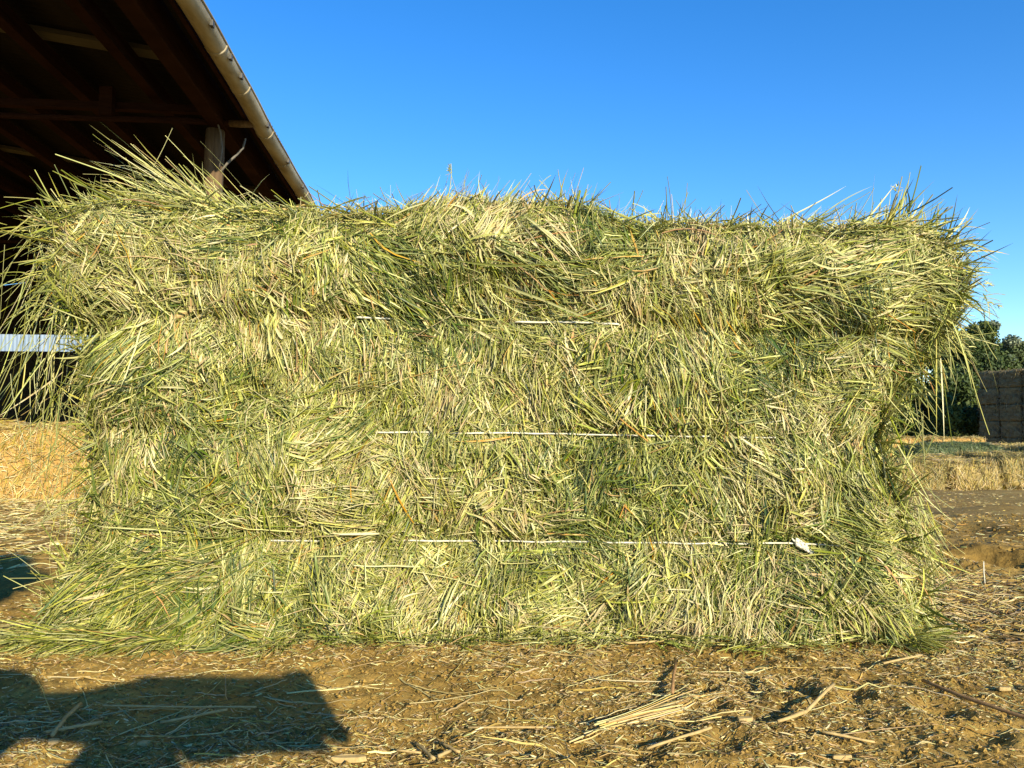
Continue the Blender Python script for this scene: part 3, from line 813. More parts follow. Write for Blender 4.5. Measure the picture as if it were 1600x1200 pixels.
# longer stalks
litter(300, (-.62, .66), (.54, 1.0), .03, .09, .0010, .0022, .70, .16, 7, .03, .7, .004)
litter(90, (-.5, .3), (.62, .9), .05, .13, .0012, .0022, .74, .16, 7, .03, .7, .005)
# the green-yellow scatter to the right of the bale, and the yellow one before the barn
litter(9000, (.52, 1.05), (.98, 1.6), .012, .05, .0014, .003, .50, .2, 4, .2, .5, .005, lambda x, y: np.clip(1.2 - ((x - .76) / .28) ** 2 - ((y - 1.2) / .34) ** 2, 0, 1))
litter(22000, (-4.6, -.62), (1.5, 4.4), .02, .07, .0025, .005, .70, .18, 3, .15, .3, .010)
litter(44000, (.6, 7.0), (1.4, 8.2), .008, .035, .0018, .005, .55, .2, 3, .12, .3, .008, lambda x, y: np.clip(fbm(n4, x * 1.5, y * 1.5, 2) + .4, 0, 1))
lo = lit.build("straw_litter", M_litter)
tag(lo, kind="stuff")

# crumbs of dry soil
def crumbs(n, xr, yr, s0, s1):
    x = rng.uniform(*xr, n); y = rng.uniform(*yr, n)
    sz = s0 + (s1 - s0) * rng.random(n) ** 4
    oc = np.array([[1, 0, 0], [0, 1, 0], [-1, 0, 0], [0, -1, 0], [0, 0, .75], [0, 0, -.75]], float)
    V = oc[None] * sz[:, None, None] * rng.uniform(.6, 1.3, (n, 6, 1))
    a = rng.uniform(0, 6.28, n); c, s_ = np.cos(a)[:, None], np.sin(a)[:, None]
    V = np.stack([V[..., 0] * c - V[..., 1] * s_, V[..., 0] * s_ + V[..., 1] * c, V[..., 2]], -1)
    V += np.stack([x, y, G(x, y) + sz * .35], -1)[:, None]
    f = np.array([[0, 1, 4], [1, 2, 4], [2, 3, 4], [3, 0, 4], [1, 0, 5], [2, 1, 5], [3, 2, 5], [0, 3, 5]])
    return V.reshape(-1, 3), (f[None] + (np.arange(n) * 6)[:, None, None]).reshape(-1, 3)
v1, f1 = crumbs(20000, (-.65, .70), (.52, 1.05), .0006, .0034)
v2, f2 = crumbs(12000, (.45, 1.9), (1.0, 2.9), .0010, .0065)
tag(np_mesh("dirt_crumbs", np.concatenate([v1, v2]), np.concatenate([f1, f2 + len(v1)]), M_ground, None, False), kind="stuff")

# single pieces large enough to point at
def ground_stalk(name, pts, width, mat, label, cat, group=None, lift=.004, flat=.6, n=7):
    m = MB(); width *= .62
    P = [on_ground(*p) for p in pts]
    Q = []
    for a, b in zip(P[:-1], P[1:]):
        for t in np.linspace(0, 1, 5)[:-1]:
            Q.append(a + (b - a) * t)
    Q.append(P[-1])
    Q = [np.array([q[0], q[1], float(G(q[0], q[1])) + lift + width * .5]) for q in Q]
    jx = np.cumsum(rng.normal(0, .0006, (len(Q), 2)), 0)
    Q = [q + np.array([*j_, 0]) for q, j_ in zip(Q, jx)]
    zs = np.array([q[2] for q in Q]); t_ = np.linspace(0, 1, len(zs)); ln_ = zs[0] + (zs[-1] - zs[0]) * t_
    zs = ln_ + max(0, (zs - ln_).max() * .7)
    Q = [(q[0], q[1], z) for q, z in zip(Q, zs)]
    m.tube(Q, [width * .5 * random.uniform(.85, 1.1) for _ in Q], n, .06)
    o = m.build(name, mat, None, True)
    return tag(o, label, cat, group)

# the sheaf of dry stalks lying in the dirt at the lower right
sheaf = Hay()
a_, b_ = on_ground(890, 1160), on_ground(1145, 1088)
v = b_ - a_; Ls = np.linalg.norm(v); dv = v / Ls; sv = np.array([-dv[1], dv[0], 0])
m_ = 34
u0 = rng.uniform(0, .42, m_); s_ = rng.normal(0, .0045, m_) * (1 - .5 * (1 - u0)); h_ = rng.uniform(.001, .009, m_)
st = a_[None] + dv[None] * (u0 * Ls)[:, None] + sv[None] * s_[:, None]
dd = unit(np.tile(dv, (m_, 1)) + rng.normal(0, .055, (m_, 3)) * np.array([1, 1, .2]))
P = curve(st, dd, Ls * rng.uniform(.45, .95, m_) * (1.05 - u0), np.tile([0., 0, 1], (m_, 1)), rng.normal(.02, .08, m_), np.zeros(m_), 9)
P[..., 2] = G(P[..., 0], P[..., 1]) * .2 + .8 * G(st[:, 0], st[:, 1])[:, None] + h_[:, None]
P[..., 2] = np.maximum(P[..., 2], G(P[..., 0], P[..., 1]) + .001)
sheaf.add(P, rng.uniform(.0014, .0032, m_), np.tile([0., 0, 1], (m_, 1)), np.clip(rng.normal(.72, .1, m_), 0, .9), .6)
o = sheaf.build("straw_sheaf", M_litter)
tag(o, "flattened sheaf of dry yellow stalks lying diagonally on the dirt before the bale", "straw sheaf")

ground_stalk("dry_stem", [(1440, 1078), (1500, 1105), (1600, 1142), (1660, 1165)], .0062, M_brownstem, "long brown woody stem lying on the dirt at the lower right edge", "stem")
ground_stalk("straw_stalk", [(160, 1121), (290, 1119), (398, 1116)], .0034, M_chip, "long straight yellow straw lying level inside the shadow at lower left", "straw")
ground_stalk("straw_stalk", [(250, 1136), (355, 1122)], .0046, M_chip, "thick pale straw slanting just below the long level one in the shadow", "straw")
ground_stalk("straw_stalk", [(648, 1157), (664, 1172), (681, 1190)], .0050, M_chip, "short pale stub of straw tilted steeply at the bottom, left of centre", "straw")
ground_stalk("straw_stalk", [(684, 1193), (704, 1181)], .0050, M_chip, "stubby straw end touching the foot of the steep pale stub", "straw")
ground_stalk("straw_stalk", [(688, 1164), (718, 1184)], .0036, M_chip, "thin straw slanting just right of the steep pale stub", "straw")
ground_stalk("straw_stalk", [(620, 1174), (658, 1178)], .0032, M_chip, "thin level straw just left of the steep pale stub", "straw")
ground_stalk("straw_stalk", [(732, 1141), (850, 1143)], .0032, M_chip, "white straight straw lying level left of the stalk sheaf", "straw")
ground_stalk("straw_stalk", [(1216, 1147), (1258, 1139), (1301, 1101)], .0060, M_chip, "bent double stalk with a kinked end on the dirt right of the sheaf", "straw")
ground_stalk("straw_stalk", [(1284, 1163), (1364, 1170)], .0040, M_chip, "pale greenish straw lying level near the bottom edge at right", "straw")
ground_stalk("straw_stalk", [(1010, 1176), (1060, 1170), (1110, 1166)], .0044, M_chip, "yellow straw below the right half of the stalk sheaf", "straw")
ground_stalk("straw_stalk", [(82, 1162), (100, 1135), (122, 1112)], .0062, M_chip, "thick tan stalk slanting steeply in the shadow near the left edge", "straw")
ground_stalk("straw_stalk", [(70, 1156), (160, 1145)], .0050, M_chip, "flat yellow straw at the lower edge of the shadow near the left", "straw")
ground_stalk("straw_stalk", [(2, 984), (58, 983)], .0072, M_chip, "thick cream stalk at the left edge beside the foot of the bale", "straw")
ground_stalk("straw_stalk", [(960, 1010), (985, 1018), (1040, 1016), (1085, 1010)], .0052, M_chip, "kinked yellow stalk lying close under the bale right of centre", "straw")
ground_stalk("straw_stalk", [(1380, 1046), (1440, 1038)], .0040, M_chip, "greenish straw lying near the right foot of the bale", "straw")
ground_stalk("straw_stalk", [(1050, 1102), (1054, 1045)], .0058, M_brownstem, "dark brown stalk pointing straight away above the sheaf's right end", "straw")

def chip(px, py, w_, d_, h_, rz, label, mat=M_chip):
    p = on_ground(px, py); p[2] = float(G(p[0], p[1]))
    bm = MB()
    c, s = math.cos(rz), math.sin(rz)
    n = 8
    for k in range(n):
        pass
    prof = [(-w_ / 2, -.35), (-w_ / 2 * .9, .4), (-w_ * .1, .5), (w_ / 2 * .85, .42), (w_ / 2, -.1), (w_ * .3, -.5), (-w_ * .2, -.46)]
    lo_ = [(x * c - y * d_ * s, x * s + y * d_ * c, .0005 + .002 * random.random()) for x, y in prof]
    hi_ = [(x * .93 * c - y * .85 * d_ * s, x * .93 * s + y * .85 * d_ * c, h_ * random.uniform(.75, 1.1)) for x, y in prof]
    m = len(prof)
    bm.add(lo_ + hi_, [tuple(range(m))[::-1], tuple(range(m, 2 * m))] + [(i, (i + 1) % m, (i + 1) % m + m, i + m) for i in range(m)])
    o = bm.build("wood_chip", mat, None, False, .0008)
    o.location = p
    return tag(o, label, "wood chip")
chip(545, 1189, .032, .008, .006, 0.0, "cream wood chip lying level at the bottom just right of the shadow")
chip(84, 1166, .010, .009, .005, .6, "small pale curled flake in the sun near the lower left corner")
chip(225, 1164, .012, .007, .005, .1, "small oval tan chip inside the shadow near the bottom")
chip(1165, 1147, .016, .008, .005, .2, "pale flat chip left of the bent double stalk")
chip(1316, 1193, .018, .006, .005, .05, "tan chip at the bottom edge right of centre")
chip(1570, 1087, .013, .007, .005, -.1, "small yellow chip by the brown stem at the right edge")
# a short white string standing in the dirt
p = on_ground(1539, 912); g = float(G(p[0], p[1]))
tp = at(1537, 877, p[1])
m = MB(); m.tube([(p[0], p[1], g - .004), (p[0] - .0005, p[1], g + .012), (tp[0] - .0006, p[1], tp[2] * .55 + g * .45), (tp[0], p[1], tp[2])], [.0011, .0010, .0012, .0008], 6)
tag(m.build("twine_scrap", M_twine, None, True), "thin white scrap of twine standing upright in the dirt right of the bale", "twine")

# ================================================================== OTHER BALES
class Wob:
    """smooth 3d wobble from a few random sines"""
    def __init__(self, seed, freq):
        r = np.random.default_rng(seed)
        self.k = r.normal(0, freq, (7, 3)); self.p = r.uniform(0, 6.28, 7)
    def __call__(self, P):
        return np.sin(P @ self.k.T + self.p).sum(-1) / 4

def block(name, label, cat, group, dims, mats, n, length, width, seed, vertical=0.0, tone=(.5, .17), rnd=.06, wob=.02, twine=True, crown=0.0):
    """a bale of dims (x, y, z) standing on its own origin: body, strands and two cords"""
    lx, ly, lz = dims
    root = thing(name, (0, 0, 0), label, cat, group)
    wb, wb2 = Wob(seed, 9), Wob(seed + 50, 28)
    half = np.array([lx / 2, ly / 2, lz / 2])
    def shape(P):                      # P on the unit cube surface, -1..1
        Q = P * half
        inner = np.clip(Q, -half + rnd, half - rnd)
        D = Q - inner
        D = D / np.maximum(np.linalg.norm(D, axis=-1, keepdims=True), 1e-6) * np.minimum(np.linalg.norm(D, axis=-1, keepdims=True), rnd)
        Q = inner + D
        Nn = unit(D + 1e-6 * P)
        Q = Q + Nn * (wob * wb(Q) + wob * .5 * wb2(Q))[..., None]
        if crown:
            Q = Q * np.stack([np.ones(Q.shape[:-1])] * 3, -1)
            Q[..., 2] -= crown * (np.abs(P[..., 0]) ** 2.2) * (P[..., 2] > -.5)
        Q[..., 2] = np.maximum(Q[..., 2] + lz / 2, 0.0)
        return Q, Nn
    V, Fc, base = [], [], 0
    g = np.linspace(-1, 1, 22)
    for ax in range(3):
        for sg in (-1, 1):
            A, B = np.meshgrid(g, g)
            P = np.zeros(A.shape + (3,))
            P[..., ax] = sg; P[..., (ax + 1) % 3] = A * (sg if True else 1); P[..., (ax + 2) % 3] = B
            Q, _ = shape(P)
            V.append(Q.reshape(-1, 3)); k = len(g)
            i = (np.arange(k - 1)[:, None] * k + np.arange(k - 1)[None]).ravel() + base
            Fc.append(np.stack([i, i + 1, i + k + 1, i + k], -1)); base += k * k
    np_mesh("hay_body", np.concatenate(V), Fc, mats[1], root)
    hb = Hay()
    areas = np.array([ly * lz, ly * lz, lx * lz, lx * lz * .4, lx * ly])
    for (ax, sg), ar in zip([(0, -1), (0, 1), (1, -1), (1, 1), (2, 1)], areas / areas.sum()):
        c = int(n * ar)
        P = rng.uniform(-1, 1, (c, 3)); P[:, ax] = sg
        Q, Nn = shape(P)
        fn = np.zeros((c, 3)); fn[:, ax] = sg
        t = rng.normal(0, 1, (c, 3))
        if ax != 2:
            t[:, 2] *= 1 + vertical * 3
        t -= fn * (t * fn).sum(-1, keepdims=True)
        d = unit(unit(t) + fn * rng.normal(.05, .20, (c, 1)))
        L = length * rng.uniform(.4, 1.1, c)
        S = curve(Q - d * L[:, None] * .5 + fn * rng.uniform(-.006, .022, (c, 1)), d, L, fn, rng.normal(0, .15, c), rng.normal(-.05, .1, c), 4)
        S[..., 2] = np.maximum(S[..., 2], .004)
        patch_ = tone[0] + tone[1] * .8 * wb(Q * 1.3) + rng.normal(0, tone[1], c)
        hb.add(S, rng.uniform(.7, 1.3, c) * width, fn, np.clip(patch_, 0, 1), .3)
    hb.build("hay_strands", mats[0], root)
    if twine:
        for f_ in (-.42, .42):
            m = MB()
            yv = f_ * ly
            r_ = .004
            loop = [(-lx / 2 - r_, yv, .03), (-lx / 2 - r_, yv, lz - .03), (-lx / 2 + .03, yv, lz + r_), (lx / 2 - .03, yv, lz + r_), (lx / 2 + r_, yv, lz - .03), (lx / 2 + r_, yv, .03)]
            m.tube(loop, r_, 5)
            m.build("twine", M_twine, root, True)
    return root

def put(o, x, y, rz, dz=0.0):
    z = float(np.min(G(np.array([x - .15, x, x + .15]), np.array([y, y, y])))) + dz
    o.location = (x, y, z); o.rotation_euler = (0, 0, rz)

STR, MIX, ALF, GREY = (M_straw, M_straw_core), (M_mixed, M_mixed_core), (M_alf, M_alf_core), (M_grey, M_grey_core)

# in the barn, left: the golden bale
b = block("straw_bale", "loose golden straw bale in the barn left behind the big bale", "straw bale", None, (1.5, .8, .445), STR, 16000, .085, .0042, 3, .0, (.58, .24), .06, .018, False)
put(b, -2.30, 4.72, R(-2))
b = block("straw_bale", "golden straw bale in the barn, cut by the photo's left edge", "straw bale", None, (1.2, .8, .43), STR, 6000, .09, .0050, 4, .0, (.48, .24), .10, .035, False)
put(b, -3.72, 4.80, R(-2))

# right: the near row, ends towards us
ROW = "bales in the near row at the right"
row = [((1412, 7.30), (.36, .82, .265), .42, "tan bale in the near row at right, half behind the big bale's edge"),
       ((1456, 7.32), (.30, .82, .27), .50, "narrow tan and green bale in the near row, left of the dark gap"),
       ((1517, 7.40), (.46, .85, .285), .60, "wide sunlit straw-yellow bale in the middle of the near row at right"),
       ((1603, 7.62), (.50, .85, .335), .40, "greener bale in the near row, cut by the photo's right edge"),
       ((1688, 7.80), (.48, .85, .38), .5, "tan bale in the near row just outside the right edge")]
for i, ((px, y), dm, tn, lb) in enumerate(row):
    b = block("straw_bale", lb, "straw bale", ROW, dm, MIX, 4200, .15, .0052, 20 + i, .8, (tn, .22), .07, .028, False)
    p = at(px, 700, y); put(b, p[0], y + .40, R(rng.uniform(-3, 5)))
# dark green loose hay behind that row
b = block("alfalfa_bale", "long low dark green bale lying behind the near row at right", "hay bale", None, (1.16, .6, .40), ALF, 5000, .10, .0065, 31, .3, (.5, .2), .10, .025, False, .06)
p = at(1497, 700, 9.4); put(b, p[0], 9.6, R(4))
b = block("straw_bale", "pale straw bale beside the right end of the dark green bale", "straw bale", None, (.75, .6, .36), MIX, 1600, .14, .0075, 32, .6, (.66, .14), .05, .018, False)
p = at(1612, 700, 9.5); put(b, p[0], 9.8, R(4))
b = block("straw_bale", "orange straw bale far back at right, beside the big bale's edge", "straw bale", None, (.95, .5, .43), STR, 1500, .14, .0085, 33, .7, (.45, .14), .05, .015, False)
p = at(1400, 690, 12.2); put(b, p[0], 12.4, R(0))
b = block("straw_bale", "orange straw bale far back, between its neighbour and the dark box end", "straw bale", None, (.5, .5, .40), STR, 900, .14, .0085, 34, .7, (.3, .14), .05, .015, False)
p = at(1447, 690, 13.0); put(b, p[0], 13.3, R(0))
b = block("straw_bale", "tan straw bale far back at right in front of the trees", "straw bale", None, (.78, .5, .43), STR, 1300, .14, .0085, 35, .7, (.55, .14), .05, .015, False)
p = at(1502, 690, 12.0); put(b, p[0] - .04, 12.2, R(-8))

# the tall stack at the right, its long side turned from the sun
STK = "bales of the tall dark stack at the right"
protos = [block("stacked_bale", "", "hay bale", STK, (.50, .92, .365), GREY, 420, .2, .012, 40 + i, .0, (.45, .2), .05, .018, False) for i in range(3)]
fd = Vector((.34, -.94, 0)).normalized(); fnr = Vector((-.94, -.34, 0)).normalized()
c0 = Vector((*at(1529, 690, 17.2)[:2], 0))
zb = float(G(c0.x, c0.y))
for rw in range(5):
    for cl in range(5):
        k = rw * 5 + cl
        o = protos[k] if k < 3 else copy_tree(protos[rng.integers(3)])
        q = c0 + fd * (.25 + cl * .505 + (.0 if rw % 2 else .02)) - fnr * (.46 + rng.uniform(-.03, .03))
        o.location = (q.x, q.y, zb + rw * .362)
        o.rotation_euler = (0, 0, math.atan2(fd.y, fd.x) + R(rng.uniform(-2, 2)))
        lv = ["bottom", "second", "middle", "fourth", "top"][rw] + " layer"
        cn = ["left corner", "second column from left corner", "third column from left corner", "fourth column from left corner", "near end column"][cl]
        o["label"] = f"dark bale in tall stack at right, {lv}, {cn}"

# ================================================================== TREES
def leaf_mat(name, lo_, hi_):
    m, t, b = mat_new(name)
    a = t.nodes.new("ShaderNodeAttribute"); a.attribute_name = "tone"
    r = ramp_node(t, [(0, lo_), (1, hi_)])
    t.links.new(a.outputs['Fac'], r.inputs[0]); t.links.new(r.outputs[0], b.inputs['Base Color'])
    b.inputs['Roughness'].default_value = .6
    b.inputs['Specular IOR Level'].default_value = .25
    return m
M_leaf = leaf_mat("dark_leaves", (.022, .042, .010), (.09, .125, .028))
M_leaf2 = leaf_mat("pale_leaves", (.07, .10, .06), (.26, .30, .19))
M_leaf3 = leaf_mat("yellow_green_leaves", (.045, .07, .010), (.18, .21, .03))
M_leaf4 = leaf_mat("blue_green_leaves", (.045, .07, .028), (.15, .19, .07))

def tree(label, x, y, height, rx, nleaf, leaf, mat, seed, base=.0, name="tree", cat="tree", group=None, clumps=26):
    r = np.random.default_rng(seed)
    zg = float(G(x, y))
    t = thing(name, (x, y, zg), label, cat, group)
    m = MB()
    th = height * (.30 + base)
    m.tube([(0, 0, -.1), (.03 * height * r.normal(), 0, th * .5), (.04 * height * r.normal(), .02 * height * r.normal(), height * .72)], [height * .03, height * .022, height * .008], 8, .08)
    cc = []
    for k in range(clumps):
        a = r.uniform(0, 6.283); h = r.uniform(base + .06, .96)
        prof = math.sin(math.pi * min(1, (h - base) / (1 - base) * .82 + .16)) ** .7
        q = rx * prof * math.sqrt(r.uniform(.15, 1))
        cc.append((q * math.cos(a), q * math.sin(a), h * height, r.uniform(.22, .46) * rx))
        if k % 3 == 0:
            m.tube([(0, 0, min(h * height * .55, th)), (q * .5 * math.cos(a), q * .5 * math.sin(a), h * height * .8), (q * math.cos(a), q * math.sin(a), h * height)], [height * .012, height * .008, height * .003], 6)
    m.build("trunk", M_bark, t, True)
    cc = np.array(cc)
    nleaf = int(nleaf * 2.2)
    j = r.integers(0, clumps, nleaf)
    dirs = unit(r.normal(0, 1, (nleaf, 3)))
    pos = cc[j, :3] + dirs * (cc[j, 3] * r.uniform(.45, 1.08, nleaf))[:, None] * np.array([1.1, 1.1, .85])
    pos[:, 2] = np.maximum(pos[:, 2], .05)
    nn = unit(dirs * .7 + r.normal(0, .7, (nleaf, 3)))
    s = unit(np.cross(nn, r.normal(0, 1, (nleaf, 3)))); q = np.cross(nn, s)
    L = leaf * r.uniform(.6, 1.3, nleaf)[:, None]
    V = np.stack([pos - s * L * .5, pos + q * L * .26 + nn * L * .08, pos + s * L * .5, pos - q * L * .26 + nn * L * .08], 1).reshape(-1, 3)
    f = np.arange(nleaf * 4).reshape(-1, 4)
    ct = r.uniform(.15, .75, clumps)
    tn = np.repeat(np.clip(ct[j] + r.normal(0, .18, nleaf), 0, 1), 4)
    np_mesh("crown", V, f, mat, t, False, tn)
    return t
def tree_at(label, px, y, top_px, half_px, **kw):
    p = at(px, top_px, y)
    h = p[2] - float(G(p[0], y))
    return tree(label, p[0], y, h, half_px * y / F, **kw)
TG = "trees behind the bales at the right"
tree_at("dark green rounded tree rising tallest behind the big bale's right end", 1510, 24, 508, 62, nleaf=14000, leaf=.13, mat=M_leaf, seed=1, group=TG)
tree_at("pale grey-green tree top showing against the sky above the dark tree", 1552, 30, 500, 30, nleaf=2600, leaf=.15, mat=M_leaf2, seed=2, base=.45, group=TG, clumps=16)
tree_at("rounded dark tree on the skyline above the left part of the tall stack", 1588, 30, 532, 38, nleaf=7000, leaf=.15, mat=M_leaf4, seed=3, group=TG)
tree_at("dark tree on the skyline at the photo's right edge", 1640, 31, 545, 40, nleaf=5000, leaf=.15, mat=M_leaf4, seed=4, group=TG)
tree_at("low olive-green bush above the far straw bales", 1466, 19, 590, 70, nleaf=9000, leaf=.11, mat=M_leaf, seed=5, group=TG, name="bush", cat="bush")
tree_at("bright yellow-green bush against the dark stack's left corner", 1511, 20, 600, 32, nleaf=4500, leaf=.11, mat=M_leaf3, seed=6, group=TG, name="bush", cat="bush")
tree_at("dark tree close behind the big bale's right edge", 1436, 26, 530, 60, nleaf=7000, leaf=.13, mat=M_leaf, seed=7, group=TG)
tree_at("dark tree hidden for the most part by the big bale", 1350, 28, 540, 50, nleaf=5000, leaf=.14, mat=M_leaf, seed=8, group=TG)

# ================================================================== THE BARN
E = Vector((-2.09, 4.5, 0)); U = Vector((-.097, .9953, 0)); Vv = Vector((-.9953, -.097, 0))
EZ = 2.5 + CAM_H
def B(u, v, z): return tuple(E + U * u + Vv * v + Vector((0, 0, z)))
barn_o = (E.x, E.y, 0)
barn = thing("barn", barn_o, "open-sided dark hay barn with a timber roof and a long beige gutter along its eave", "barn")
def bx(m, u0, u1, v0, v1, z0, z1, zs=0.0):     # box in barn axes; zs lifts the v1 side
    m.hexa([B(u0, v0, z0), B(u1, v0, z0), B(u1, v1, z0 + zs), B(u0, v1, z0 + zs), B(u0, v0, z1), B(u1, v0, z1), B(u1, v1, z1 + zs), B(u0, v1, z1 + zs)])
SL, RID, UA, UB = .14, 6.0, -3.2, 14.0
def rz_(v): return EZ + .16 + SL * (v if v < RID else 2 * RID - v)
# corrugated sheets, two slopes
us = np.arange(UA - .3, UB + .2, .019)
cor = .009 * np.sin(us / .076 * 2 * math.pi)
for va, vb in ((-.10, RID), (2 * RID + .10, RID)):
    V, k = [], len(us)
    for dz in (0.0, .004):
        for v in (va, vb):
            zz = rz_(v) + .135
            V += [np.array(B(u, v, zz + c + dz)) for u, c in zip(us, cor)]
    V = np.array(V); i = np.arange(k - 1)
    q = lambda a, b: np.stack([i + a * k, i + 1 + a * k, i + 1 + b * k, i + b * k], -1)
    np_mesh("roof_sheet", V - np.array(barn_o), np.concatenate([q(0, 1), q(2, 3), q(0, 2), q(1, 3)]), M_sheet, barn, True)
# purlins along the barn, boards across above them
for v in (.70, 1.40, 2.10, 2.80, 3.50, 4.2, 4.9, 5.6, 6.6, 7.6, 8.6, 9.6, 10.6, 11.5):
    m = MB(); bx(m, UA, UB - .2, v - .045, v + .045, rz_(v) - .05, rz_(v) + .08)
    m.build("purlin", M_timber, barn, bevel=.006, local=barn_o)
for u in (-2.1, 1.18, 4.6, 8.0, 11.5):
    for va, vb in ((.24, RID - .02), (2 * RID - .24, RID + .02)):
        m = MB()
        m.hexa([B(u, va, rz_(va) + .082), B(u + .15, va, rz_(va) + .082), B(u + .15, vb, rz_(vb) + .082), B(u, vb, rz_(vb) + .082),
                B(u, va, rz_(va) + .118), B(u + .15, va, rz_(va) + .118), B(u + .15, vb, rz_(vb) + .118), B(u, vb, rz_(vb) + .118)])
        m.build("cross_board", M_board, barn, local=barn_o)
m = MB(); bx(m, UA, UB - .2, .10, .22, EZ - .06, EZ + .20); m.build("eave_beam", M_timber, barn, bevel=.008, local=barn_o)
m = MB(); bx(m, UA - .1, UB, -.085, -.055, EZ + .0, EZ + .24); m.build("fascia", M_timber, barn, local=barn_o)
# posts, each with the round tie pole that passes it
PU = [-2.6, 1.76, 6.2, 10.6]
for i, u in enumerate(PU):
    for v, hv in ((.20, EZ - .062), (2 * RID - .3, EZ)):
        p = Vector(B(u, v, 0)); g = float(G(p.x, p.y))
        m = MB(); nz_ = 14
        pts = [B(u + .004 * math.sin(k), v + .004 * math.cos(k * 1.7), g - .1 + (hv - g + .1) * k / (nz_ - 1)) for k in range(nz_)]
        m.tube(pts, [.078 + .004 * math.sin(k * 2.3) for k in range(nz_)], 12, .05)
        m.build("post", M_post, barn, True, local=barn_o)
    if i:
        m = MB()
        m.tube([B(u - .09, v, EZ - .03 + .008 * math.sin(v * 3)) for v in np.linspace(-.06, 2 * RID - .2, 22)], [.025 + .003 * math.sin(k * 1.9) for k in range(22)], 9, .06)
        tie = m.build("tie_pole", M_timber, barn, True, local=barn_o)
        m = MB(); m.tube([B(u - .09, .06, EZ - .03), B(u - .09, -.03, EZ - .031), B(u - .09, -.125, EZ - .03)], [.029, .031, .028], 10, .06)
        m.build("sunlit_pole_end", M_post, tie, True, local=barn_o)  # paler wood than the pole's, painting in the sunlight on its tip
        m = MB(); bx(m, u + .03, u + .09, .32, 2 * RID - .3, EZ + .10, EZ + .16); m.build("tie_beam", M_timber, barn, local=barn_o)
        for v in (1.05, 2.1, 3.3, 4.5, 6, 7.5, 9):
            m = MB(); bx(m, u - .05, u + .025, v - .05, v + .05, EZ + .02, min(rz_(v) - .052, EZ + .9)); m.build("strut", M_timber, barn, local=barn_o)
        # curved brace towards the eave and a hanging cable
        m = MB()
        m.tube([B(u - .05, .13, EZ - .42), B(u - .02, .08, EZ - .33), B(u, .02, EZ - .26), B(u, -.03, EZ - .20), B(u, -.05, EZ - .12)], [.009, .010, .010, .009, .007], 8, .05)
        m.build("brace", M_cable, barn, True, local=barn_o)
        m = MB()
        m.tube([B(u - .14, .19, EZ + .10), B(u - .13, .16, EZ), B(u - .12, .12, EZ - .12), B(u - .1, .11, EZ - .25), B(u - .095, .13, EZ - .40)], .007, 7)
        m.build("cable", M_cable, barn, True, local=barn_o)
# gutter: half-round trough with a rolled lip
GV, GR = -.165, .072
def sag(u): return .010 * math.sin(u * 2.1) + .005 * math.sin(u * 5.3 + 1)
m = MB()
ul = np.linspace(UA, UB, 120)
prof = [(GV + GR * math.cos(a), GR * math.sin(a)) for a in np.linspace(math.pi, 2 * math.pi, 15)]
inn = [(GV + (GR - .005) * math.cos(a), (GR - .005) * math.sin(a)) for a in np.linspace(2 * math.pi, math.pi, 15)]
ring = prof + inn
n = len(ring)
vv = [B(u, v, EZ + .03 + sag(u) + z) for u in ul for v, z in ring]
ff = [(a * n + k, a * n + (k + 1) % n, (a + 1) * n + (k + 1) % n, (a + 1) * n + k) for a in range(len(ul) - 1) for k in range(n)]
m.add(vv, ff)
m.tube([B(u, GV - GR, EZ + .03 + sag(u)) for u in ul], .009, 8)
gut = m.build("gutter", M_gutter, barn, True, local=barn_o)
for y in [3.4, 4.05, 4.97, 5.60, 6.42, 7.15, 8.2, 9.2, 10.4]:
    u = (y - 4.5) / U.y
    m = MB()
    pr = [(GV + (GR + .0045) * math.cos(a), (GR + .0045) * math.sin(a)) for a in np.linspace(math.pi, 2 * math.pi, 15)]
    for du0, du1 in ((-.016, .016),):
        vv = [B(u + d, v, EZ + .03 + sag(u) + z) for d in (du0, du1) for v, z in pr] + [B(u + d, GV + (v - GV) * .95, EZ + .03 + sag(u) + z * .95) for d in (du0, du1) for v, z in pr]
        k = len(pr)
        m.add(vv, [(i, i + 1, k + i + 1, k + i) for i in range(k - 1)] + [(2 * k + i, i, k + i, 3 * k + i) for i in (0, k - 1)] + [(i, 2 * k + i, 2 * k + i + 1, i + 1) for i in range(k - 1)] + [(k + i + 1, 3 * k + i + 1, 3 * k + i, k + i) for i in range(k - 1)])
    m.build("gutter_joint", M_gutter, gut, True, local=barn_o)
for y in [3.7, 4.64, 5.07, 5.36, 6.22, 7.10, 7.9, 8.7, 9.8]:
    u = (y - 4.5) / U.y
    m = MB()
    a0 = math.radians(207)
    c_ = (GV + (GR + .006) * math.cos(a0), EZ + .03 + sag(u) + (GR + .006) * math.sin(a0))
    bx(m, u - .022, u + .022, c_[0] - .010, c_[0] + .012, c_[1] - .020, c_[1] + .020)
    m.build("gutter_clip", M_metal, gut, bevel=.004, local=barn_o)
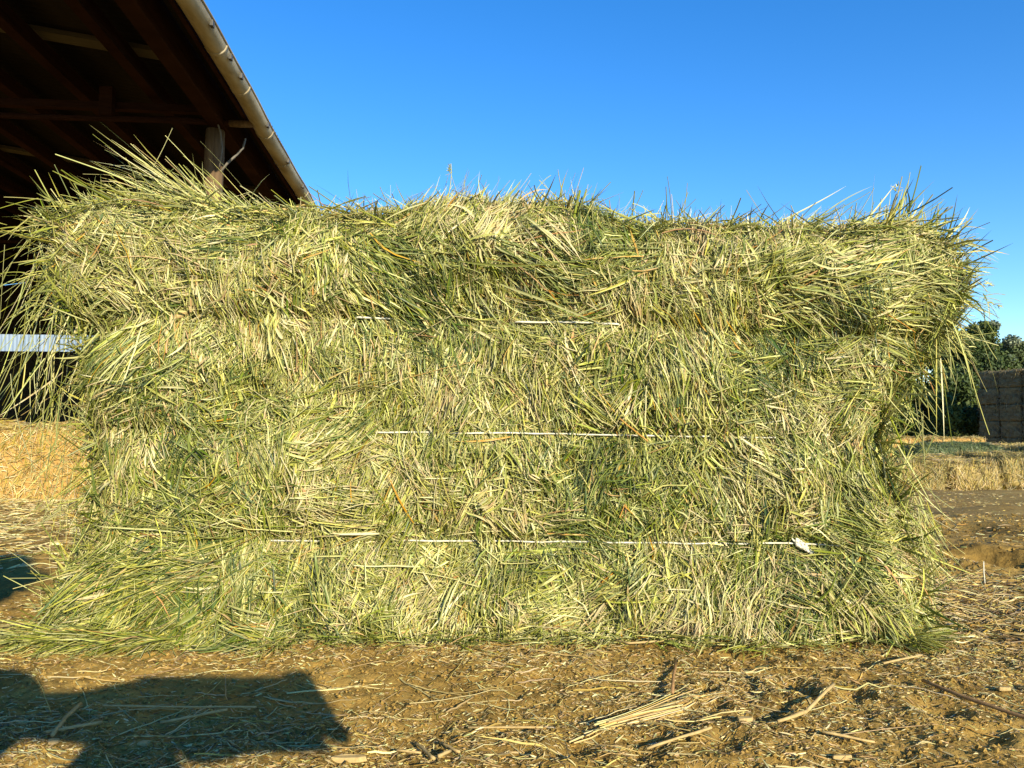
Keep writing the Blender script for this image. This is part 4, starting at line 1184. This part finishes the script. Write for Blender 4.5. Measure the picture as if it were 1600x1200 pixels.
# far side: wall with an open strip under its head beam, and the closed gable end
VF = 2 * RID - .12
gz = -.5
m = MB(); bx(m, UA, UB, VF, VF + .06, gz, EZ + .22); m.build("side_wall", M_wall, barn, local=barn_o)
ye = 4.5 + UB * U.y
SZ0, SZ1 = float(at(50, 556, ye + .4)[2]), float(at(50, 531, ye + .4)[2])
m = MB()
bx(m, UB, UB + .05, -.02, VF + .06, gz, SZ0)
bx(m, UB, UB + .05, -.02, 5.4, SZ0 + .001, SZ1 - .001)
bx(m, UB, UB + .05, -.02, VF + .06, SZ1, EZ + .2)
m.add([B(UB, -.02, EZ + .202), B(UB + .05, -.02, EZ + .202), B(UB + .05, RID, rz_(RID) + .1), B(UB, RID, rz_(RID) + .1), B(UB + .05, VF, EZ + .202), B(UB, VF, EZ + .202)],
      [(0, 3, 5), (1, 4, 2), (0, 1, 2, 3), (3, 2, 4, 5), (5, 4, 1, 0)])
m.build("gable_wall", M_wall, barn, local=barn_o)
M_shed = noise_mat("pale_blue_metal", [(0.35, (.17, .24, .33)), (0.65, (.24, .31, .40))], (.3, 3, .3), 4, .5)
sh = thing("slot_backdrop_shed", (-31, 47, float(G(-31, 47))), "pale blue-grey metal shed seen through the slot in the barn's end wall", "shed")  # invented backdrop, so the slot shows a dimmer tone than open sky
xs_ = np.arange(-9, 9.01, .06); k_ = len(xs_)
prof_ = .02 * np.sign(np.sin(xs_ / .24 * 2 * math.pi))
V = np.concatenate([np.stack([xs_, prof_ + dy, np.full(k_, z_)], -1) for dy, z_ in ((0, 0.), (0, 7.3), (.05, 0.), (.05, 7.3))])
i = np.arange(k_ - 1); q = lambda a, b: np.stack([i + a * k_, i + 1 + a * k_, i + 1 + b * k_, i + b * k_], -1)
np_mesh("wall", V, np.concatenate([q(0, 1), q(3, 2), q(1, 3)]), M_shed, sh, False)
m = MB(); m.hexa([(-9.3, -.5, 7.32), (9.3, -.5, 7.32), (9.3, 10, 7.9), (-9.3, 10, 7.9), (-9.3, -.5, 7.42), (9.3, -.5, 7.42), (9.3, 10, 8.0), (-9.3, 10, 8.0)]); m.build("roof", M_shed, sh)
m = MB()
for x0 in (-9, 8.9): m.box((x0, .08, 0), (x0 + .1, 9.8, 7.3))
m.box((-8.9, 9.7, 0), (8.9, 9.8, 7.3)); m.build("side_wall", M_shed, sh)

# ================================================================== THE PHOTOGRAPHER (only the shadow shows), propped on an elbow
M_coat = noise_mat("dark_blue_jacket", [(0.3, (.03, .035, .05)), (0.7, (.05, .055, .075))], (30, 30, 30), 4, .85)
M_jean = noise_mat("blue_jeans", [(0.3, (.05, .07, .12)), (0.7, (.08, .11, .17))], (60, 60, 60), 4, .85)
M_skin = noise_mat("skin", [(0.3, (.42, .25, .17)), (0.7, (.48, .30, .21))], (20, 20, 20), 3, .55)
M_hair = noise_mat("brown_hair", [(0.3, (.04, .025, .015)), (0.7, (.09, .055, .03))], (200, 40, 40), 4, .6)
def skin_chain(name, mat, parent, nodes, edges, root=0, sub=2):
    me = bpy.data.meshes.new(name)
    me.from_pydata([n[:3] for n in nodes], edges, [])
    me.update(); me.materials.append(mat)
    o = link(bpy.data.objects.new(name, me), parent)
    o.modifiers.new("skin", 'SKIN').use_smooth_shade = True
    if not me.skin_vertices:
        me.attributes  # the modifier adds the layer
    for i, n in enumerate(nodes):
        me.skin_vertices[0].data[i].radius = (n[3], n[3] if len(n) < 5 else n[4])
    me.skin_vertices[0].data[root].use_root = True
    s = o.modifiers.new("sub", 'SUBSURF'); s.levels = s.render_levels = sub
    return o
per = thing("person", (-.62, -.75, 0), "person in dark jacket propped on one elbow, casting the shadow at lower left", "person")
po = Vector((-.62, -.75, 0))
def rel(ns): return [tuple(Vector(n[:3]) - po) + tuple(n[3:]) for n in ns]
body = [(-.62, -.75, .17, .135), (-.52, -.63, .27, .125), (-.40, -.50, .40, .135), (-.28, -.42, .49, .075), (-.21, -.38, .55, .055), (-.15, -.345, .615, .085), (-.135, -.33, .675, .090), (-.13, -.33, .725, .06),
        (-.30, -.36, .38, .07), (-.16, -.22, .21, .048), (-.03, -.10, .055, .048), (-.01, -.06, .17, .058), (.02, -.064, .300, .052),
        (-.52, -.42, .44, .07), (-.56, -.22, .37, .050), (-.50, -.05, .292, .046), (-.30, -.035, .304, .046), (-.085, -.035, .306, .044),
        (-.78, -.82, .14, .11), (-1.08, -.98, .11, .085), (-1.40, -1.16, .07, .055), (-1.52, -1.22, .05, .045),
        (-.70, -.92, .13, .11), (-.96, -1.18, .10, .085), (-1.26, -1.42, .07, .055), (-1.36, -1.50, .05, .045)]
eds = [(0, 1), (1, 2), (2, 3), (3, 4), (4, 5), (5, 6), (6, 7), (2, 8), (8, 9), (9, 10), (10, 11), (11, 12), (2, 13), (13, 14), (14, 15), (15, 16), (16, 17), (0, 18), (18, 19), (19, 20), (20, 21), (0, 22), (22, 23), (23, 24), (24, 25)]
skin_chain("body", M_skin, per, rel(body), eds)
def shell(name, mat, idx, grow):
    ns = [(*body[i][:3], body[i][3] + grow) for i in idx]
    mp = {j: k for k, j in enumerate(idx)}
    skin_chain(name, mat, per, rel(ns), [(mp[a], mp[b]) for a, b in eds if a in mp and b in mp])
shell("jacket", M_coat, [0, 1, 2, 3, 8, 9, 10, 11, 12, 13, 14, 15, 16, 17], .014)
shell("jeans", M_jean, [0, 18, 19, 20, 22, 23, 24], .016)
skin_chain("hair", M_hair, per, rel([(-.16, -.375, .63, .07), (-.15, -.365, .69, .085), (-.125, -.335, .735, .07), (-.105, -.31, .74, .04)]), [(0, 1), (1, 2), (2, 3)])
# hands: a palm and five fingers closed round the phone's ends
def hand(wrist, palm, side):
    px_, py_, pz_ = palm
    ns = [(*wrist, .026), (*palm, .030), (px_ - side * .012, py_ + .002, pz_ + .004, .026)]
    es = [(0, 1), (1, 2)]
    for k, dz in enumerate((.026, .010, -.010, -.030)):
        b0 = len(ns)
        ns += [(px_ - side * .002, py_ + .018, pz_ + dz, .0095), (px_ - side * .020, py_ + .030, pz_ + dz, .0085), (px_ - side * (.036 - .003 * abs(k - 1)), py_ + .028, pz_ + dz * .95, .0075)]
        es += [(1, b0), (b0, b0 + 1), (b0 + 1, b0 + 2)]
    b0 = len(ns)
    ns += [(px_ - side * .012, py_ - .012, pz_ + .022, .011), (px_ - side * .034, py_ - .016, pz_ + .012, .009)]
    es += [(1, b0), (b0, b0 + 1)]
    skin_chain("hand", M_skin, per, rel(ns), es, 0, 1)
hand((.05, -.060, .292), (.185, -.030, .312), 1)
hand((-.12, -.036, .310), (-.006, -.036, .306), -1)
# face: nose, ears, eyes
m = MB(); c = Vector((-.135, -.33, .672)); f = Vector((.42, .88, -.22)).normalized(); sd = Vector((.90, -.43, 0)).normalized()
m.tube([c + f * .085 + Vector((0, 0, .018)), c + f * .102, c + f * .108 - Vector((0, 0, .018)), c + f * .088 - Vector((0, 0, .026))], [.007, .010, .014, .008], 8)
m.build("nose", M_skin, per, True, local=tuple(po))
for s_ in (-1, 1):
    m = MB(); m.tube([c + sd * s_ * .088 + Vector((0, 0, .02)), c + sd * s_ * .098, c + sd * s_ * .090 - Vector((0, 0, .026))], [.010, .016, .008], 8, flat=.6); m.build("ear", M_skin, per, True, local=tuple(po))
    m = MB(); m.tube([c + f * .080 + sd * s_ * .032 + Vector((0, 0, .012)), c + f * .090 + sd * s_ * .032 + Vector((0, 0, .010))], [.011, .007], 10); m.build("eye", M_metal, per, True, local=tuple(po))
m = MB(); m.tube([c + f * .088 - sd * .022 - Vector((0, 0, .046)), c + f * .094 - Vector((0, 0, .046)), c + f * .088 + sd * .022 - Vector((0, 0, .046))], [.003, .006, .003], 8); m.build("mouth", M_skin, per, True, local=tuple(po))
# the phone
ph = thing("phone", (.082, -.012, .304), "black phone held level in both hands at the camera's place, casting the bar of shadow", "phone")
m = MB(); m.box((-.085, -.004, -.039), (.085, .004, .039)); m.build("body", M_metal, ph, bevel=.0035)
m = MB(); m.box((-.080, -.0052, -.036), (.080, -.0042, .036)); m.build("screen", noise_mat("dark_glass", [(.3, (.01, .01, .012)), (.7, (.015, .015, .018))], (5, 5, 5), 2, .1), ph)
m = MB(); m.tube([(-.072, .0042, .010), (-.072, .0062, .010)], .008, 16); m.build("camera_lens", M_metal, ph)
